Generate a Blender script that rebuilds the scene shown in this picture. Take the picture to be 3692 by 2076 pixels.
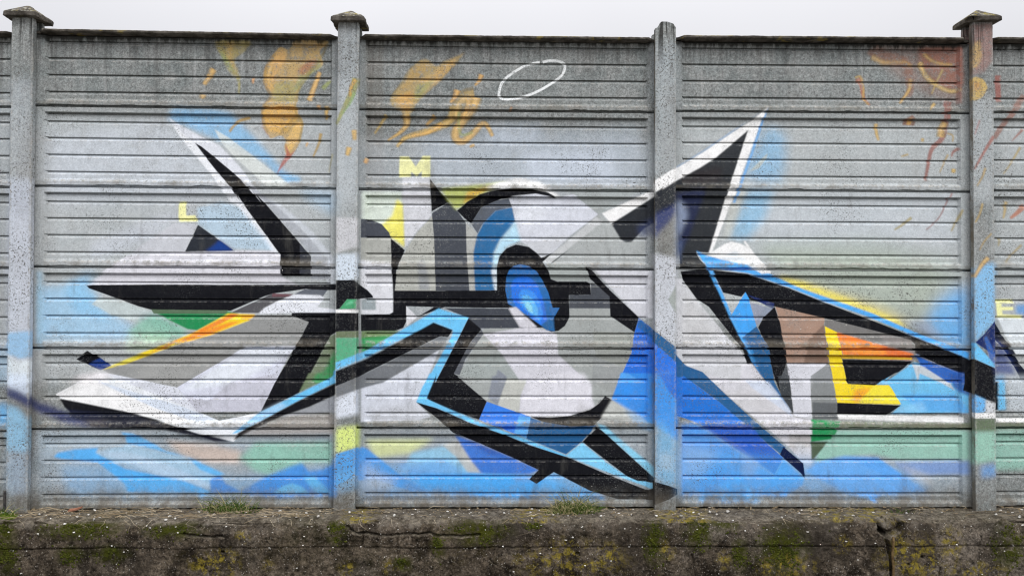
import bpy, bmesh, math, random
import numpy as np
from mathutils import Matrix, Vector
random.seed(7); rng = np.random.default_rng(7)
sc = bpy.context.scene; COL = sc.collection
for o in list(bpy.data.objects): bpy.data.objects.remove(o)

# ------------------------------------------------------------------ camera, sky, sun, exposure
cd = bpy.data.cameras.new('camera'); cam = bpy.data.objects.new('camera', cd); COL.objects.link(cam)
CX, CD, CZ = -0.05975, 4.97687, 1.30297          # stands 5 m off the fence, eye 1.8 m over the ground
yaw, pitch, roll = 0.0184, 0.01465, 0.00291
F_ = Vector((math.sin(yaw)*math.cos(pitch), math.cos(yaw)*math.cos(pitch), math.sin(pitch)))
R0 = Vector((math.cos(yaw), -math.sin(yaw), 0)); U0 = R0.cross(F_)
R_ = math.cos(roll)*R0 + math.sin(roll)*U0; U_ = -math.sin(roll)*R0 + math.cos(roll)*U0
cam.matrix_world = Matrix(((R_.x, U_.x, -F_.x, CX), (R_.y, U_.y, -F_.y, -CD), (R_.z, U_.z, -F_.z, CZ), (0, 0, 0, 1)))
cd.sensor_width = 36; cd.lens = 36*2856.64/3692; cd.clip_start = 0.05; cd.clip_end = 2000
sc.camera = cam
SUN_EL, SUN_AZ = math.radians(50), math.radians(32)      # azimuth to the right of the camera, sun behind it
w = bpy.data.worlds.new('World'); sc.world = w; w.use_nodes = True
nt = w.node_tree; nt.nodes.clear(); N = nt.nodes.new; K = nt.links.new
out = N('ShaderNodeOutputWorld'); mixs = N('ShaderNodeMixShader'); bg1 = N('ShaderNodeBackground'); bg2 = N('ShaderNodeBackground')
sky = N('ShaderNodeTexSky'); sky.sky_type = 'NISHITA'; sky.sun_disc = False
sky.sun_elevation = SUN_EL; sky.sun_rotation = math.radians(180-32); bg1.inputs[1].default_value = 0.1
K(sky.outputs[0], bg1.inputs[0])
tc = N('ShaderNodeTexCoord'); sep = N('ShaderNodeSeparateXYZ'); K(tc.outputs['Generated'], sep.inputs[0])
el = N('ShaderNodeMath'); el.operation = 'MAXIMUM'; el.inputs[1].default_value = 0; K(sep.outputs[2], el.inputs[0])
gr = N('ShaderNodeMath'); gr.operation = 'MULTIPLY_ADD'; gr.inputs[1].default_value = 2.6; gr.inputs[2].default_value = 0.55; el2 = N('ShaderNodeMath'); el2.operation = 'MULTIPLY'; K(el.outputs[0], el2.inputs[0]); K(el.outputs[0], el2.inputs[1]); K(el2.outputs[0], gr.inputs[0])
cn = N('ShaderNodeTexNoise'); cn.inputs['Scale'].default_value = 2.2; cn.inputs['Detail'].default_value = 3; K(tc.outputs['Generated'], cn.inputs[0])
cm = N('ShaderNodeMath'); cm.operation = 'MULTIPLY_ADD'; cm.inputs[1].default_value = 0.22; cm.inputs[2].default_value = 0.89; K(cn.outputs[0], cm.inputs[0])
st = N('ShaderNodeMath'); st.operation = 'MULTIPLY'; K(gr.outputs[0], st.inputs[0]); K(cm.outputs[0], st.inputs[1])
bg2.inputs[0].default_value = (0.972, 0.966, 1.0, 1); K(st.outputs[0], bg2.inputs[1])       # overcast: brighter towards the zenith
mixs.inputs[0].default_value = 0.93; K(bg1.outputs[0], mixs.inputs[1]); K(bg2.outputs[0], mixs.inputs[2]); K(mixs.outputs[0], out.inputs[0])
sl = bpy.data.lights.new('sun', 'SUN'); sl.energy = 1.5; sl.angle = math.radians(24); sl.color = (1, 0.985, 0.96)
so = bpy.data.objects.new('sun', sl); COL.objects.link(so)
sd = Vector((math.sin(SUN_AZ)*math.cos(SUN_EL), -math.cos(SUN_AZ)*math.cos(SUN_EL), math.sin(SUN_EL)))
so.rotation_euler = sd.to_track_quat('Z', 'Y').to_euler(); so.location = sd*20
vs = sc.view_settings; vs.view_transform = 'Standard'; vs.look = 'None'; vs.gamma = 1; vs.use_curve_mapping = False; vs.exposure = 0.17
sc.render.engine = 'CYCLES'; sc.cycles.pixel_filter_type = 'BLACKMAN_HARRIS'; sc.cycles.filter_width = 1.15

# ------------------------------------------------------------------ helpers
def tag(o, label=None, cat=None, group=None, kind=None):
    if label: o['label'] = label
    if cat: o['category'] = cat
    if group: o['group'] = group
    if kind: o['kind'] = kind
    return o
def link(name, me, mat, parent=None):
    o = bpy.data.objects.new(name, me); COL.objects.link(o)
    if mat: me.materials.append(mat)
    if parent: o.parent = parent
    return o
def mesh(name, v, f, smooth=False):
    me = bpy.data.meshes.new(name); me.from_pydata([tuple(map(float, p)) for p in v], [], [tuple(int(i) for i in q) for q in f])
    if smooth: me.polygons.foreach_set('use_smooth', [True]*len(me.polygons))
    me.update(); return me
def grid_faces(nu, nv):
    i = np.arange((nu-1)*(nv-1)); a = i//(nv-1)*nv + i % (nv-1)
    return np.stack([a, a+1, a+nv+1, a+nv], 1)
def attr(me, name, vals):
    a = me.attributes.new(name, 'FLOAT', 'POINT'); a.data.foreach_set('value', np.asarray(vals, dtype=np.float32))
def hashn(ix, iy, iz, s):
    h = (ix.astype(np.int64)*374761393 + iy.astype(np.int64)*668265263 + iz.astype(np.int64)*2147483647 + s*974634777) & 0xFFFFFFFF
    h = ((h ^ (h >> 13))*1274126177) & 0xFFFFFFFF
    return ((h ^ (h >> 16)) & 0xFFFF)/65535.0
def vnoise(x, y, z, s=0):
    x, y, z = np.broadcast_arrays(x, y, z); ix, iy, iz = np.floor(x), np.floor(y), np.floor(z)
    fx, fy, fz = x-ix, y-iy, z-iz; fx, fy, fz = [t*t*(3-2*t) for t in (fx, fy, fz)]
    r = 0
    for a in (0, 1):
        for b in (0, 1):
            for c in (0, 1):
                r = r + hashn(ix+a, iy+b, iz+c, s)*(fx if a else 1-fx)*(fy if b else 1-fy)*(fz if c else 1-fz)
    return r*2-1
def n1(x, s): return vnoise(np.asarray(x, float), 0.5, 0.5, s)

# ------------------------------------------------------------------ the mural: painted areas in wall metres (x, z in mm)
SH = [
('P',(205,212,216),0.51,0.09,0,[-2928,2463,-1077,2459,-1066,779,-2917,778]),
('P',(205,213,226),0.37,0.08,0,[-2875,2324,-2140,2425,-1684,1904,-2870,1898]),
('P',(199,207,214),0.37,0.09,0,[-920,2302,923,2305,923,781,-912,780]),
('P',(179,191,205),0.41,0.07,0,[-605,2339,843,2402,896,2021,-480,2040]),
('P',(207,217,232),0.45,0.06,0,[91,2229,666,2259,710,2047,136,2052]),
('P',(195,207,222),0.41,0.05,0,[-130,2413,223,2416,179,2309,-130,2298]),
('P',(203,210,213),0.49,0.09,0,[1076,2439,2938,2452,2931,1180,1075,1175]),
('P',(205,214,224),0.37,0.08,0,[1556,1973,2863,1980,2861,1660,1555,1636]),
('P',(177,195,212),0.41,0.06,0,[-2914,490,-1065,490,-1062,89,-2910,92]),
('P',(177,191,205),0.41,0.06,0,[-910,490,923,490,923,86,-908,89]),
('P',(177,195,212),0.37,0.06,0,[1075,489,2936,489,2934,83,1075,86]),
('P',(199,207,214),0.41,0.06,0,[-3197,2549,-3111,2550,-3089,777,-3175,777]),
('P',(203,210,213),0.45,0.06,0,[3115,2454,3353,2455,3342,784,3104,783]),
('P',(195,206,213),0.35,0.05,0,[923,2936,1078,2938,1078,2093,923,2048]),
('P',(199,207,214),0.3,0.05,0,[-1091,3007,-933,3008,-927,1908,-1084,1907]),
('P',(199,207,212),0.4,0.05,0,[2961,2596,3106,2597,3102,1929,2957,1928]),
('P',(199,207,222),0.6,0.03,0,[-3113,2051,-2962,2048,-2948,778,-3106,777]),
('P',(195,204,212),0.35,0.06,0,[-3121,2672,-2970,2673,-2962,2026,-3113,2025]),
('P',(204,209,218),0.35,0.06,0,[-3110,1818,-2968,1818,-2960,1113,-3102,1113]),
('P',(136,182,218),0.8,0.012,0,[-3106,1087,-2960,1100,-2958,940,-3022,927,-3104,961]),
('P',(221,231,246),0.75,0.02,0,[-3104,948,-3031,914,-2958,922,-2960,778,-3106,777]),
('P',(204,217,235),0.75,0.03,0,[-3107,836,-2965,836,-2963,672,-3106,750]),
('P',(136,187,220),0.75,0.03,0,[-3105,637,-3036,628,-2966,551,-2964,352,-3101,352]),
('P',(160,185,210),0.5,0.05,0,[-3110,352,-2964,352,-2961,92,-3107,93]),
('P',(106,182,235),0.7,0.03,0,[-3165,646,-3103,646,-3101,507,-3163,507]),
('P',(146,192,225),0.5,0.05,0,[-3169,1009,-3107,1009,-3105,777,-3166,777]),
('P',(199,207,212),0.35,0.05,0,[-1078,2689,-938,2690,-933,1784,-1073,1784]),
('P',(112,183,232),0.62,0.03,0,[-2136,2430,-2089,2492,-1862,2484,-1732,2463,-1609,2332,-1512,2227,-1406,2105,-1301,2044,-1415,2044,-1529,2166,-1809,2296]),
('P',(211,217,214),0.8,0.006,0,[-1840,2366,-1757,2318,-1634,2227,-1353,2009,-1510,2008,-1721,2200,-1800,2287]),
('P',(116,183,230),0.6,0.02,0,[-1398,2083,-1302,2071,-1301,2040,-1393,2039]),
('P',(165,200,228),0.5,0.05,0,[-1301,1993,-1083,1986,-1082,1827,-1248,1914]),
('P',(221,225,234),0.8,0.006,0,[-2127,2439,-2070,2399,-1913,2313,-1808,2265,-1686,2139,-1510,1905,-1736,1904,-1824,2041,-2035,2294]),
('P',(227,231,236),0.85,0.004,0,[-2114,2408,-1965,2277,-1807,2076,-1666,1904,-1727,1904,-1824,2041,-2043,2303]),
('P',(225,229,236),0.9,0.004,0,[-1806,2017,-1683,1873,-1604,1755,-1481,1602,-1424,1576,-1504,1694,-1631,1860,-1702,1965,-1772,2043]),
('P',(199,205,214),0.65,0.01,0,[-1545,1948,-1422,1896,-1247,1748,-1080,1555,-1079,1398,-1131,1397,-1124,1555,-1299,1739]),
('P',(165,170,178),0.85,0.006,0,[-1667,2044,-1606,2009,-1510,1939,-1422,1861,-1291,1739,-1168,1599,-1119,1538,-1118,1428,-1232,1428,-1228,1572,-1308,1668,-1422,1799,-1527,1913]),
('P',(175,205,228),0.6,0.015,0,[-1944,1871,-1805,1912,-1683,1877,-1508,1668,-1468,1606,-1716,1616,-1939,1766]),
('P',(207,213,226),0.4,0.04,0,[-2600,1654,-2091,1858,-2073,1779,-2306,1621,-2599,1550]),
('P',(191,194,201),0.9,0.004,0,[-2086,1777,-1941,1769,-2020,1597,-2037,1595,-2383,1563,-2289,1638]),
('P',(213,213,221),0.88,0.006,0,[-2383,1568,-2020,1598,-1716,1605,-1481,1606,-1424,1580,-1417,1447,-1323,1395,-2200,1389,-2619,1384,-2597,1406,-2512,1476]),
('P',(21,22,27),1.0,0.002,0,[-1962,2280,-1921,2258,-1843,2195,-1738,2108,-1667,2046,-1543,1905,-1597,1978,-1510,1891,-1422,1791,-1307,1660,-1264,1607,-1232,1572,-1227,1448,-1417,1447,-1424,1580,-1508,1694,-1631,1860,-1702,1965,-1671,1904,-1737,2007,-1807,2081,-1877,2168]),
('P',(55,58,66),0.9,0.002,0,[-1303,1647,-1259,1603,-1231,1568,-1228,1450,-1297,1449]),
('P',(43,47,54),1.0,0.002,0,[-1939,1766,-1712,1604,-2018,1597,-1977,1683]),
('P',(28,62,134),0.95,0.012,0,[-1803,1671,-1769,1649,-1712,1605,-1890,1601,-1847,1631]),
('P',(146,199,235),0.62,0.045,0,[-2555,1471,-2632,1458,-2761,1388,-2907,1374,-2908,1044,-2369,1045,-2205,1054,-2283,1097,-2440,1202,-2544,1254,-2596,1271,-2545,1314,-2614,1358,-2623,1393,-2589,1428]),
('P',(128,193,236),0.5,0.035,0,[-2632,1427,-2735,1392,-2769,1340,-2690,1210,-2491,1158,-2544,1245,-2596,1271,-2553,1314,-2610,1362]),
('P',(148,197,226),0.45,0.02,0,[-2924,1470,-2891,1470,-2886,992,-2918,992]),
('P',(185,197,198),0.9,0.004,0,[-2553,1309,-2406,1287,-2215,1220,-1981,1111,-2128,1105,-2319,1158,-2474,1201,-2544,1245,-2592,1266]),
('P',(109,136,142),0.6,0.03,0,[-2284,1202,-2198,1211,-1998,1111,-2128,1105,-2319,1158]),
('P',(128,188,164),0.75,0.03,0,[-2207,1204,-1989,1107,-2058,1050,-2231,1037,-2370,1089,-2318,1141]),
('P',(190,214,170),0.45,0.04,0,[-2370,1097,-2067,1054,-2196,993,-2369,975]),
('P',(36,136,82),1,0.003,0,[-2220,1228,-1748,1225,-1678,1214,-1756,1193,-1937,1105,-1996,1112,-2111,1168]),
('P',(21,22,27),1.0,0.002,0,[-2627,1382,-2588,1387,-2200,1392,-1766,1391,-1297,1394,-1069,1398,-1068,1358,-1140,1358,-1175,1354,-1262,1366,-1471,1335,-1523,1318,-1730,1228,-2216,1231,-2302,1254,-2493,1323,-2610,1365]),
('P',(87,107,84),0.95,0.002,0,[-2224,1235,-1746,1231,-1761,1209,-2207,1208]),
('P',(95,100,110),1.0,0.002,0,[-1271,1364,-1127,1359,-1157,1317,-1336,1333]),
('P',(85,85,89),1.0,0.002,0,[-1471,1337,-1340,1334,-1453,1284,-1548,1214,-1730,1216]),
('P',(111,75,82),0.8,0.002,0,[-1471,1337,-1342,1334,-1366,1316,-1475,1316]),
('P',(221,225,233),1,0.004,0,[-1331,1331,-1174,1327,-1146,1310,-1190,1253,-1068,1238,-1067,1218,-1357,1215,-1557,1211,-1522,1246,-1440,1287]),
('P',(141,143,143),1.0,0.002,0,[-1578,1202,-1357,1204,-1243,1159,-1319,1010,-1633,1003,-2060,749,-2479,835,-2527,860,-2282,930,-2066,1009,-1851,1077,-1617,1164]),
('P',(167,168,166),0.5,0.05,0,[-2196,941,-1633,1003,-2060,749,-2367,811]),
('P',(139,140,139),0.5,0.04,0,[-1851,1072,-1504,1169,-1260,1152,-1329,1012,-1633,1007]),
('P',(249,210,42),1,0.003,0,[-1748,1212,-1578,1205,-1617,1166,-1851,1077,-2066,1013,-2282,930,-2385,893,-2523,860,-2282,963,-2067,1046,-1937,1103]),
('P',(216,215,100),0.8,0.008,0,[-2282,963,-2333,915,-2523,860]),
('P',(234,128,50),0.9,0.006,0,[-1730,1210,-1678,1208,-1799,1142,-1911,1094,-1937,1103]),
('P',(234,128,50),0.85,0.008,0,[-1955,1094,-1868,1116,-1730,1158,-1660,1164,-1851,1081,-1997,1037,-2067,1024]),
('P',(234,128,50),0.7,0.006,0,[-2067,1046,-1998,1063,-2127,998,-2239,954]),
('P',(240,150,50),0.6,0.008,0,[-1678,1203,-1578,1204,-1617,1169,-1661,1177]),
('P',(206,210,225),1.0,0.002,0,[-1633,1003,-1319,1010,-1372,940,-1449,779,-1539,601,-1935,597,-2060,749]),
('P',(221,228,246),0.7,0.02,0,[-1631,1003,-1329,1008,-1390,942,-1675,779,-1917,742,-2029,733]),
('P',(185,186,198),0.8,0.006,0,[-1727,784,-1428,838,-1537,601,-1933,597,-2020,698,-1864,664]),
('P',(21,22,27),1.0,0.002,0,[-2608,979,-2541,936,-2469,884,-2535,856,-2592,880,-2687,923]),
('P',(28,58,128),0.95,0.006,0,[-2536,933,-2469,884,-2535,857,-2613,895,-2575,914]),
('P',(21,22,27),1.0,0.002,0,[-1348,1217,-1067,1218,-1067,1096,-1103,1074,-1163,960,-1258,779,-1301,716,-1539,597,-1449,786,-1320,1010,-1243,1159,-1352,1198]),
('P',(111,125,96),0.9,0.006,0,[-1103,1074,-1067,1087,-1065,779,-1258,779,-1206,881]),
('P',(44,146,84),0.85,0.02,0,[-1128,881,-1066,995,-1065,779,-1197,779]),
('P',(107,123,94),0.95,0.004,0,[-1241,838,-1091,839,-1091,812,-1197,769,-1301,718]),
('P',(46,146,84),0.85,0.012,0,[-1189,839,-1091,839,-1091,812,-1180,773,-1223,786]),
('P',(86,167,230),0.9,0.006,0,[-1080,855,-1065,868,-1065,779,-1091,779]),
('P',(225,230,239),1.0,0.002,0,[-2809,706,-2608,815,-2540,837,-2475,833,-2060,748,-1933,597,-1794,542,-1550,592,-1705,410,-1915,462,-2192,551,-2399,603,-2589,641,-2783,680]),
('P',(205,216,232),0.85,0.004,0,[-2604,811,-2401,742,-2020,629,-1811,546,-1907,538,-1993,551,-2192,620,-2591,785]),
('P',(204,208,220),0.8,0.005,0,[-2540,837,-2475,833,-2060,748,-1933,597,-2193,707,-2453,811]),
('P',(239,241,240),0.8,0.006,0,[-2809,706,-2608,811,-2192,618,-1993,549,-2062,520,-2192,551,-2399,603,-2589,641,-2783,680]),
('P',(227,223,226),0.7,0.03,0,[-2728,778,-2660,827,-2540,854,-2453,819,-2539,778]),
('P',(21,22,27),1,0.004,0,[-2785,679,-2589,641,-2391,602,-2192,550,-2062,511,-1915,462,-1724,412,-1828,416,-1932,451,-2148,490,-2450,494,-2545,538,-2709,583,-2757,629]),
('P',(40,48,92),0.88,0.025,0,[-3115,754,-3029,732,-2882,650,-2735,596,-2545,577,-2450,494,-2622,499,-2777,533,-2898,592,-3028,663,-3101,698]),
('P',(29,33,48),0.8,0.015,0,[-2735,598,-2399,590,-2192,542,-2019,490,-2278,490,-2545,499,-2726,568]),
('P',(41,43,60),0.8,0.02,0,[-2105,490,-1889,455,-1706,410,-1793,403,-1949,429]),
('P',(106,189,242),1,0.004,0,[-1095,815,-1065,839,-1065,785,-1309,664,-1500,561,-1672,471,-1711,462,-1550,591,-1414,655]),
('P',(196,214,236),0.5,0.02,0,[-1414,655,-1550,591,-1690,472,-1586,516,-1500,561,-1370,633]),
('P',(21,22,27),1,0.006,0,[-1065,781,-1064,706,-1240,625,-1413,566,-1569,494,-1707,420,-1672,469,-1500,559,-1309,662]),
('P',(151,155,162),0.9,0.006,0,[-1064,706,-1064,599,-1413,566,-1240,625]),
('P',(161,153,148),0.6,0.02,0,[-1707,419,-1569,494,-1361,572,-1064,586,-1063,464,-1672,446]),
('P',(100,175,232),0.38,0.05,0,[-2774,265,-2379,273,-2016,230,-1670,177,-1062,281,-1060,72,-2721,75]),
('P',(181,201,216),0.4,0.04,0,[-2888,455,-2381,455,-2535,351,-2878,313]),
('P',(161,203,232),0.6,0.02,0,[-2655,317,-2363,399,-1991,316,-1809,199,-1860,117,-2379,273]),
('P',(76,169,238),0.9,0.01,0,[-2818,317,-2792,343,-2689,364,-2542,374,-2559,343,-2378,243,-2189,204,-2016,169,-1842,99,-2360,100,-2378,152,-2542,282,-2775,305]),
('P',(92,177,240),0.88,0.008,0,[-2394,473,-2320,464,-2121,351,-1978,314,-1757,210,-1809,196,-1913,238,-1991,316,-2104,338,-2190,364,-2367,401,-2381,455]),
('P',(186,205,226),0.5,0.012,0,[-2556,344,-2362,282,-2180,205,-2016,169,-1860,108,-1843,143,-2034,238,-2276,325,-2397,351]),
('P',(92,173,240),0.7,0.015,0,[-2378,152,-2016,165,-1842,99,-1903,65,-1929,99,-2274,100]),
('P',(58,135,218),0.8,0.01,0,[-1852,177,-1791,199,-1748,149,-1652,97,-1842,92]),
('P',(62,141,222),0.9,0.012,0,[-1661,99,-1497,196,-1350,264,-1281,281,-1237,227,-1150,237,-1062,281,-1060,72,-1496,64,-1617,82]),
('P',(114,193,244),0.75,0.01,0,[-1461,88,-1401,133,-1341,152,-1280,133,-1227,85]),
('P',(106,189,245),0.7,0.012,0,[-1271,192,-1202,196,-1088,88,-1193,88]),
('P',(208,184,166),0.65,0.03,0,[-2130,420,-1845,394,-1654,351,-1671,273,-1861,281,-2017,325]),
('P',(136,194,172),0.75,0.03,0,[-1568,403,-1089,411,-1088,281,-1281,281,-1497,207,-1584,238,-1671,307]),
('P',(60,141,220),0.7,0.02,0,[-1085,302,-1062,324,-1060,72,-1084,72]),
('P',(246,239,172),1,0.003,0,[-2059,1908,-2014,1912,-2013,1823,-1957,1825,-1940,1787,-2052,1784,-2061,1795]),
('P',(246,239,172),1,0.003,0,[-679,2203,-622,2203,-577,2138,-534,2207,-486,2208,-485,2075,-542,2073,-537,2112,-573,2078,-607,2108,-608,2075,-682,2072]),
('P',(203,204,209),0.8,0.008,0,[-1073,1813,-933,1814,-932,1626,-1071,1591]),
('P',(149,153,150),0.5,0.02,0,[-1037,1599,-932,1644,-932,1591,-1071,1573]),
('P',(211,223,242),0.85,0.012,0,[-1071,1582,-932,1591,-931,1429,-1070,1402]),
('P',(21,22,27),1.0,0.002,0,[-1070,1422,-957,1423,-938,1409,-930,1302,-1000,1302,-1048,1242,-1069,1238]),
('P',(64,156,106),1.0,0.002,0,[-1048,1240,-1000,1302,-941,1302,-943,1245]),
('P',(120,200,160),0.6,0.006,0,[-1017,1262,-982,1293,-956,1289,-965,1275]),
('P',(235,238,242),1.0,0.002,0,[-1069,1237,-928,1237,-928,1219,-1069,1218]),
('P',(21,22,27),1.0,0.002,0,[-1069,1217,-928,1216,-927,1105,-1068,1100]),
('P',(103,115,88),1.0,0.002,0,[-1068,1100,-927,1104,-927,1062,-1068,1060]),
('P',(84,166,126),1,0.006,0,[-1068,1060,-927,1062,-926,965,-1067,868]),
('P',(106,189,242),1,0.004,0,[-1067,868,-926,969,-926,927,-1067,845]),
('P',(21,22,27),1.0,0.002,0,[-1067,847,-926,927,-926,821,-1066,758,-1067,830]),
('P',(165,167,173),1,0.005,0,[-1066,760,-926,874,-925,750,-1066,671]),
('P',(217,224,238),0.9,0.02,0,[-1066,671,-925,750,-924,586,-1065,559]),
('P',(217,233,132),0.9,0.025,0,[-1065,498,-924,516,-923,381,-1064,340]),
('P',(72,155,226),0.9,0.006,0,[-1064,338,-923,381,-922,211,-1063,142]),
('P',(106,167,215),0.5,0.03,0,[-1063,228,-922,246,-922,124,-1062,89]),
('P',(223,235,222),0.75,0.012,0,[-914,1978,-660,1975,-655,1874,-707,1741,-759,1741,-830,1785,-913,1798]),
('P',(243,228,100),0.9,0.016,0,[-695,1935,-655,1900,-643,1629,-731,1693,-803,1758,-725,1829]),
('P',(206,208,214),0.95,0.004,0,[-660,1976,-484,1977,-478,1829,-567,1731,-642,1626,-650,1830]),
('P',(206,208,214),0.8,0.01,0,[-660,2070,-485,2073,-484,1952,-660,1910]),
('P',(71,75,84),1.0,0.002,0,[-917,1806,-854,1801,-790,1776,-742,1722,-731,1687,-917,1686]),
('P',(165,167,162),1.0,0.002,0,[-917,1688,-731,1689,-727,1504,-916,1503]),
('P',(216,218,224),0.95,0.01,0,[-916,1547,-727,1530,-713,1259,-715,1222,-723,1209,-914,1208]),
('P',(139,151,155),0.9,0.004,0,[-845,1311,-827,1302,-822,1236,-910,1236,-910,1302]),
('P',(171,173,167),1.0,0.002,0,[-667,1555,-636,1614,-567,1724,-462,1839,-392,1875,-442,1356,-705,1355,-695,1469]),
('P',(131,137,146),0.65,0.015,0,[-554,1360,-557,1474,-566,1522,-531,1558,-500,1487,-484,1360]),
('P',(171,173,170),1.0,0.002,0,[-260,1787,-187,1719,-212,1594,-198,1358,-242,1358,-255,1611]),
('P',(69,73,81),1.0,0.002,0,[-475,1844,-366,1919,-304,1847,-260,1786,-255,1611,-236,1358,-448,1358,-461,1698]),
('P',(21,22,27),1.0,0.002,0,[-488,2064,-427,1985,-364,1919,-462,1864,-476,1855]),
('P',(21,22,27),1.0,0.002,0,[-486,2040,-463,2014,-427,1979,-480,1961]),
('P',(176,186,92),0.85,0.016,0,[-423,1998,-261,2017,3,2049,-172,1954,-322,1868,-375,1928]),
('P',(212,168,66),0.8,0.014,0,[-252,1981,-58,2027,-129,1991,-216,1942,-278,1902]),
('P',(235,239,242),0.9,0.012,0,[-146,2002,-58,2042,74,2068,206,2048,348,1939,277,1956,171,2000,48,2012,-58,1998]),
('P',(205,209,219),0.97,0.004,0,[8,1947,180,1973,312,1947,423,1967,579,1844,401,1709,287,1598,214,1567,154,1631,82,1674,48,1798,30,1886]),
('P',(187,190,194),0.7,0.02,0,[88,1666,278,1702,401,1709,287,1598,214,1567,172,1613]),
('P',(225,229,236),0.5,0.04,0,[48,1895,207,1913,277,1843,136,1789,57,1815]),
('P',(159,166,166),0.85,0.004,0,[321,2004,879,2014,600,1852,579,1844,423,1967]),
('P',(167,172,172),0.9,0.006,0,[588,1843,659,1786,737,1668,874,1704,874,1528,278,1532,225,1543,357,1647]),
('P',(193,196,198),0.85,0.004,0,[225,1543,564,1828,609,1799,384,1623,274,1532]),
('P',(59,63,70),0.9,0.002,0,[272,1532,348,1589,392,1618,289,1534]),
('P',(21,22,27),1.0,0.002,0,[-317,1862,-251,1920,-172,1964,-67,1995,48,2006,162,2003,259,1977,316,1944,180,1970,34,1955,8,1946,-40,1937,-162,1885,-227,1781,-270,1814]),
('P',(87,93,103),1.0,0.002,0,[-227,1782,-162,1885,-58,1929,9,1940,32,1886,-75,1862,-161,1770,-187,1719,-216,1761]),
('P',(44,102,152),1,0.003,0,[32,1886,50,1798,22,1753,-48,1674,-83,1594,-90,1489,-74,1359,-200,1358,-212,1594,-189,1708,-147,1788,-75,1862]),
('P',(178,216,246),0.95,0.014,0,[52,1802,84,1674,5,1641,-48,1577,-64,1489,-63,1359,-78,1375,-92,1489,-83,1594,-40,1683,22,1758]),
('P',(221,227,234),0.8,0.008,0,[-100,1489,-64,1507,-63,1359,-74,1359]),
('P',(159,166,164),0.9,0.004,0,[251,1534,500,1526,527,1419,313,1418,274,1437]),
('P',(156,161,160),1.0,0.002,0,[393,1248,653,1249,654,1201,808,1100,782,954,722,841,661,674,610,690,535,617,403,575,155,567,-124,663,-313,818,-212,780,-317,830,-256,909,-143,1120,76,1124,279,1103,367,1138,395,1191]),
('P',(157,166,165),0.7,0.006,0,[-256,909,-37,969,139,781,-300,821]),
('P',(204,204,213),0.95,0.004,0,[6,1249,60,1256,201,1120,281,1103,316,1085,320,962,482,813,535,770,535,683,555,630,403,575,155,567,78,586,86,700,126,805,91,781,-37,969,-147,1085,81,1124]),
('P',(217,217,225),0.7,0.02,0,[156,805,350,840,491,841,535,770,537,683,555,630,403,577,157,573,78,588,113,691]),
('P',(215,215,222),0.6,0.01,0,[209,1076,314,1081,320,962,244,954]),
('P',(145,149,144),0.85,0.004,0,[542,1105,806,1097,782,954,742,875,561,944]),
('P',(149,153,152),0.9,0.004,0,[542,841,722,841,667,713,542,786]),
('P',(145,149,150),0.75,0.006,0,[542,936,561,944,742,871,702,781,542,781]),
('P',(129,135,147),0.9,0.003,0,[-55,865,4,813,-37,780,-81,787,-90,831,-81,780]),
('P',(129,135,147),0.9,0.003,0,[-90,822,-24,840,4,809,-57,637,-117,689]),
('P',(191,193,187),0.85,0.004,0,[4,809,126,792,88,700,78,584,-56,637]),
('P',(21,22,27),1.0,0.002,0,[-733,1687,-643,1612,-667,1557,-693,1487,-705,1357,-477,1357,-63,1361,-64,1507,-48,1577,-4,1626,57,1651,137,1636,190,1596,218,1567,288,1599,225,1541,260,1488,278,1433,318,1418,500,1419,527,1407,531,1336,393,1332,396,1191,367,1138,325,1107,279,1101,226,1127,81,1124,6,1250,-126,1250,-477,1255,-633,1259,-632,1162,-651,1123,-704,1103,-913,1103,-914,1207,-739,1209,-715,1223,-716,1364,-727,1522]),
('P',(206,208,213),1.0,0.002,0,[-633,1261,-562,1193,-630,1134]),
('P',(21,22,27),1.0,0.002,0,[-934,1403,-880,1363,-843,1324,-841,1311,-915,1306,-934,1302]),
('P',(21,22,27),1.0,0.002,0,[-562,1193,-459,1255,-389,1255,-424,1242]),
('P',(65,69,77),1.0,0.002,0,[-398,1249,6,1247,81,1124,-170,1121,-242,1185]),
('P',(44,106,172),1,0.002,0,[40,1514,84,1525,137,1514,186,1481,225,1424,261,1349,289,1252,333,1253,288,1172,302,1105,252,1112,217,1142,155,1182,50,1252,7,1278,-10,1366,-4,1445,14,1489]),
('P',(42,115,222),1,0.003,0,[65,1445,102,1453,146,1444,190,1402,226,1314,243,1235,257,1164,217,1142,138,1204,58,1256,32,1313,26,1392,40,1428]),
('P',(62,143,236),1,0.003,0,[89,1365,129,1370,173,1347,208,1287,230,1217,208,1164,138,1213,85,1270,74,1331]),
('P',(94,175,242),1,0.003,0,[98,1329,129,1333,164,1308,198,1243,195,1191,138,1226,94,1287]),
('P',(142,213,252),1,0.003,0,[116,1283,138,1287,160,1261,164,1217,138,1230,116,1261]),
('P',(38,92,142),0.8,0.004,0,[217,1142,252,1173,296,1187,302,1105,252,1110]),
('P',(206,206,214),0.95,0.003,0,[10,1250,58,1257,191,1131,138,1124,81,1129]),
('P',(71,75,82),1.0,0.002,0,[531,1406,647,1377,654,1249,395,1249,395,1332,531,1336]),
('P',(205,207,214),0.95,0.004,0,[552,1489,919,1491,919,1188,835,1191,636,1401]),
('P',(21,22,27),1.0,0.002,0,[494,1515,534,1491,649,1368,836,1192,808,1098,654,1201,649,1324,527,1434]),
('P',(104,130,80),0.95,0.006,0,[-909,1103,-669,1104,-738,1066,-909,1048]),
('P',(46,150,86),0.95,0.01,0,[-909,1061,-721,1075,-882,980,-908,965]),
('P',(205,210,221),0.95,0.004,0,[-423,989,-439,952,-508,780,-564,658,-474,568,-544,549,-910,538,-911,751,-877,780,-779,780]),
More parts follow.
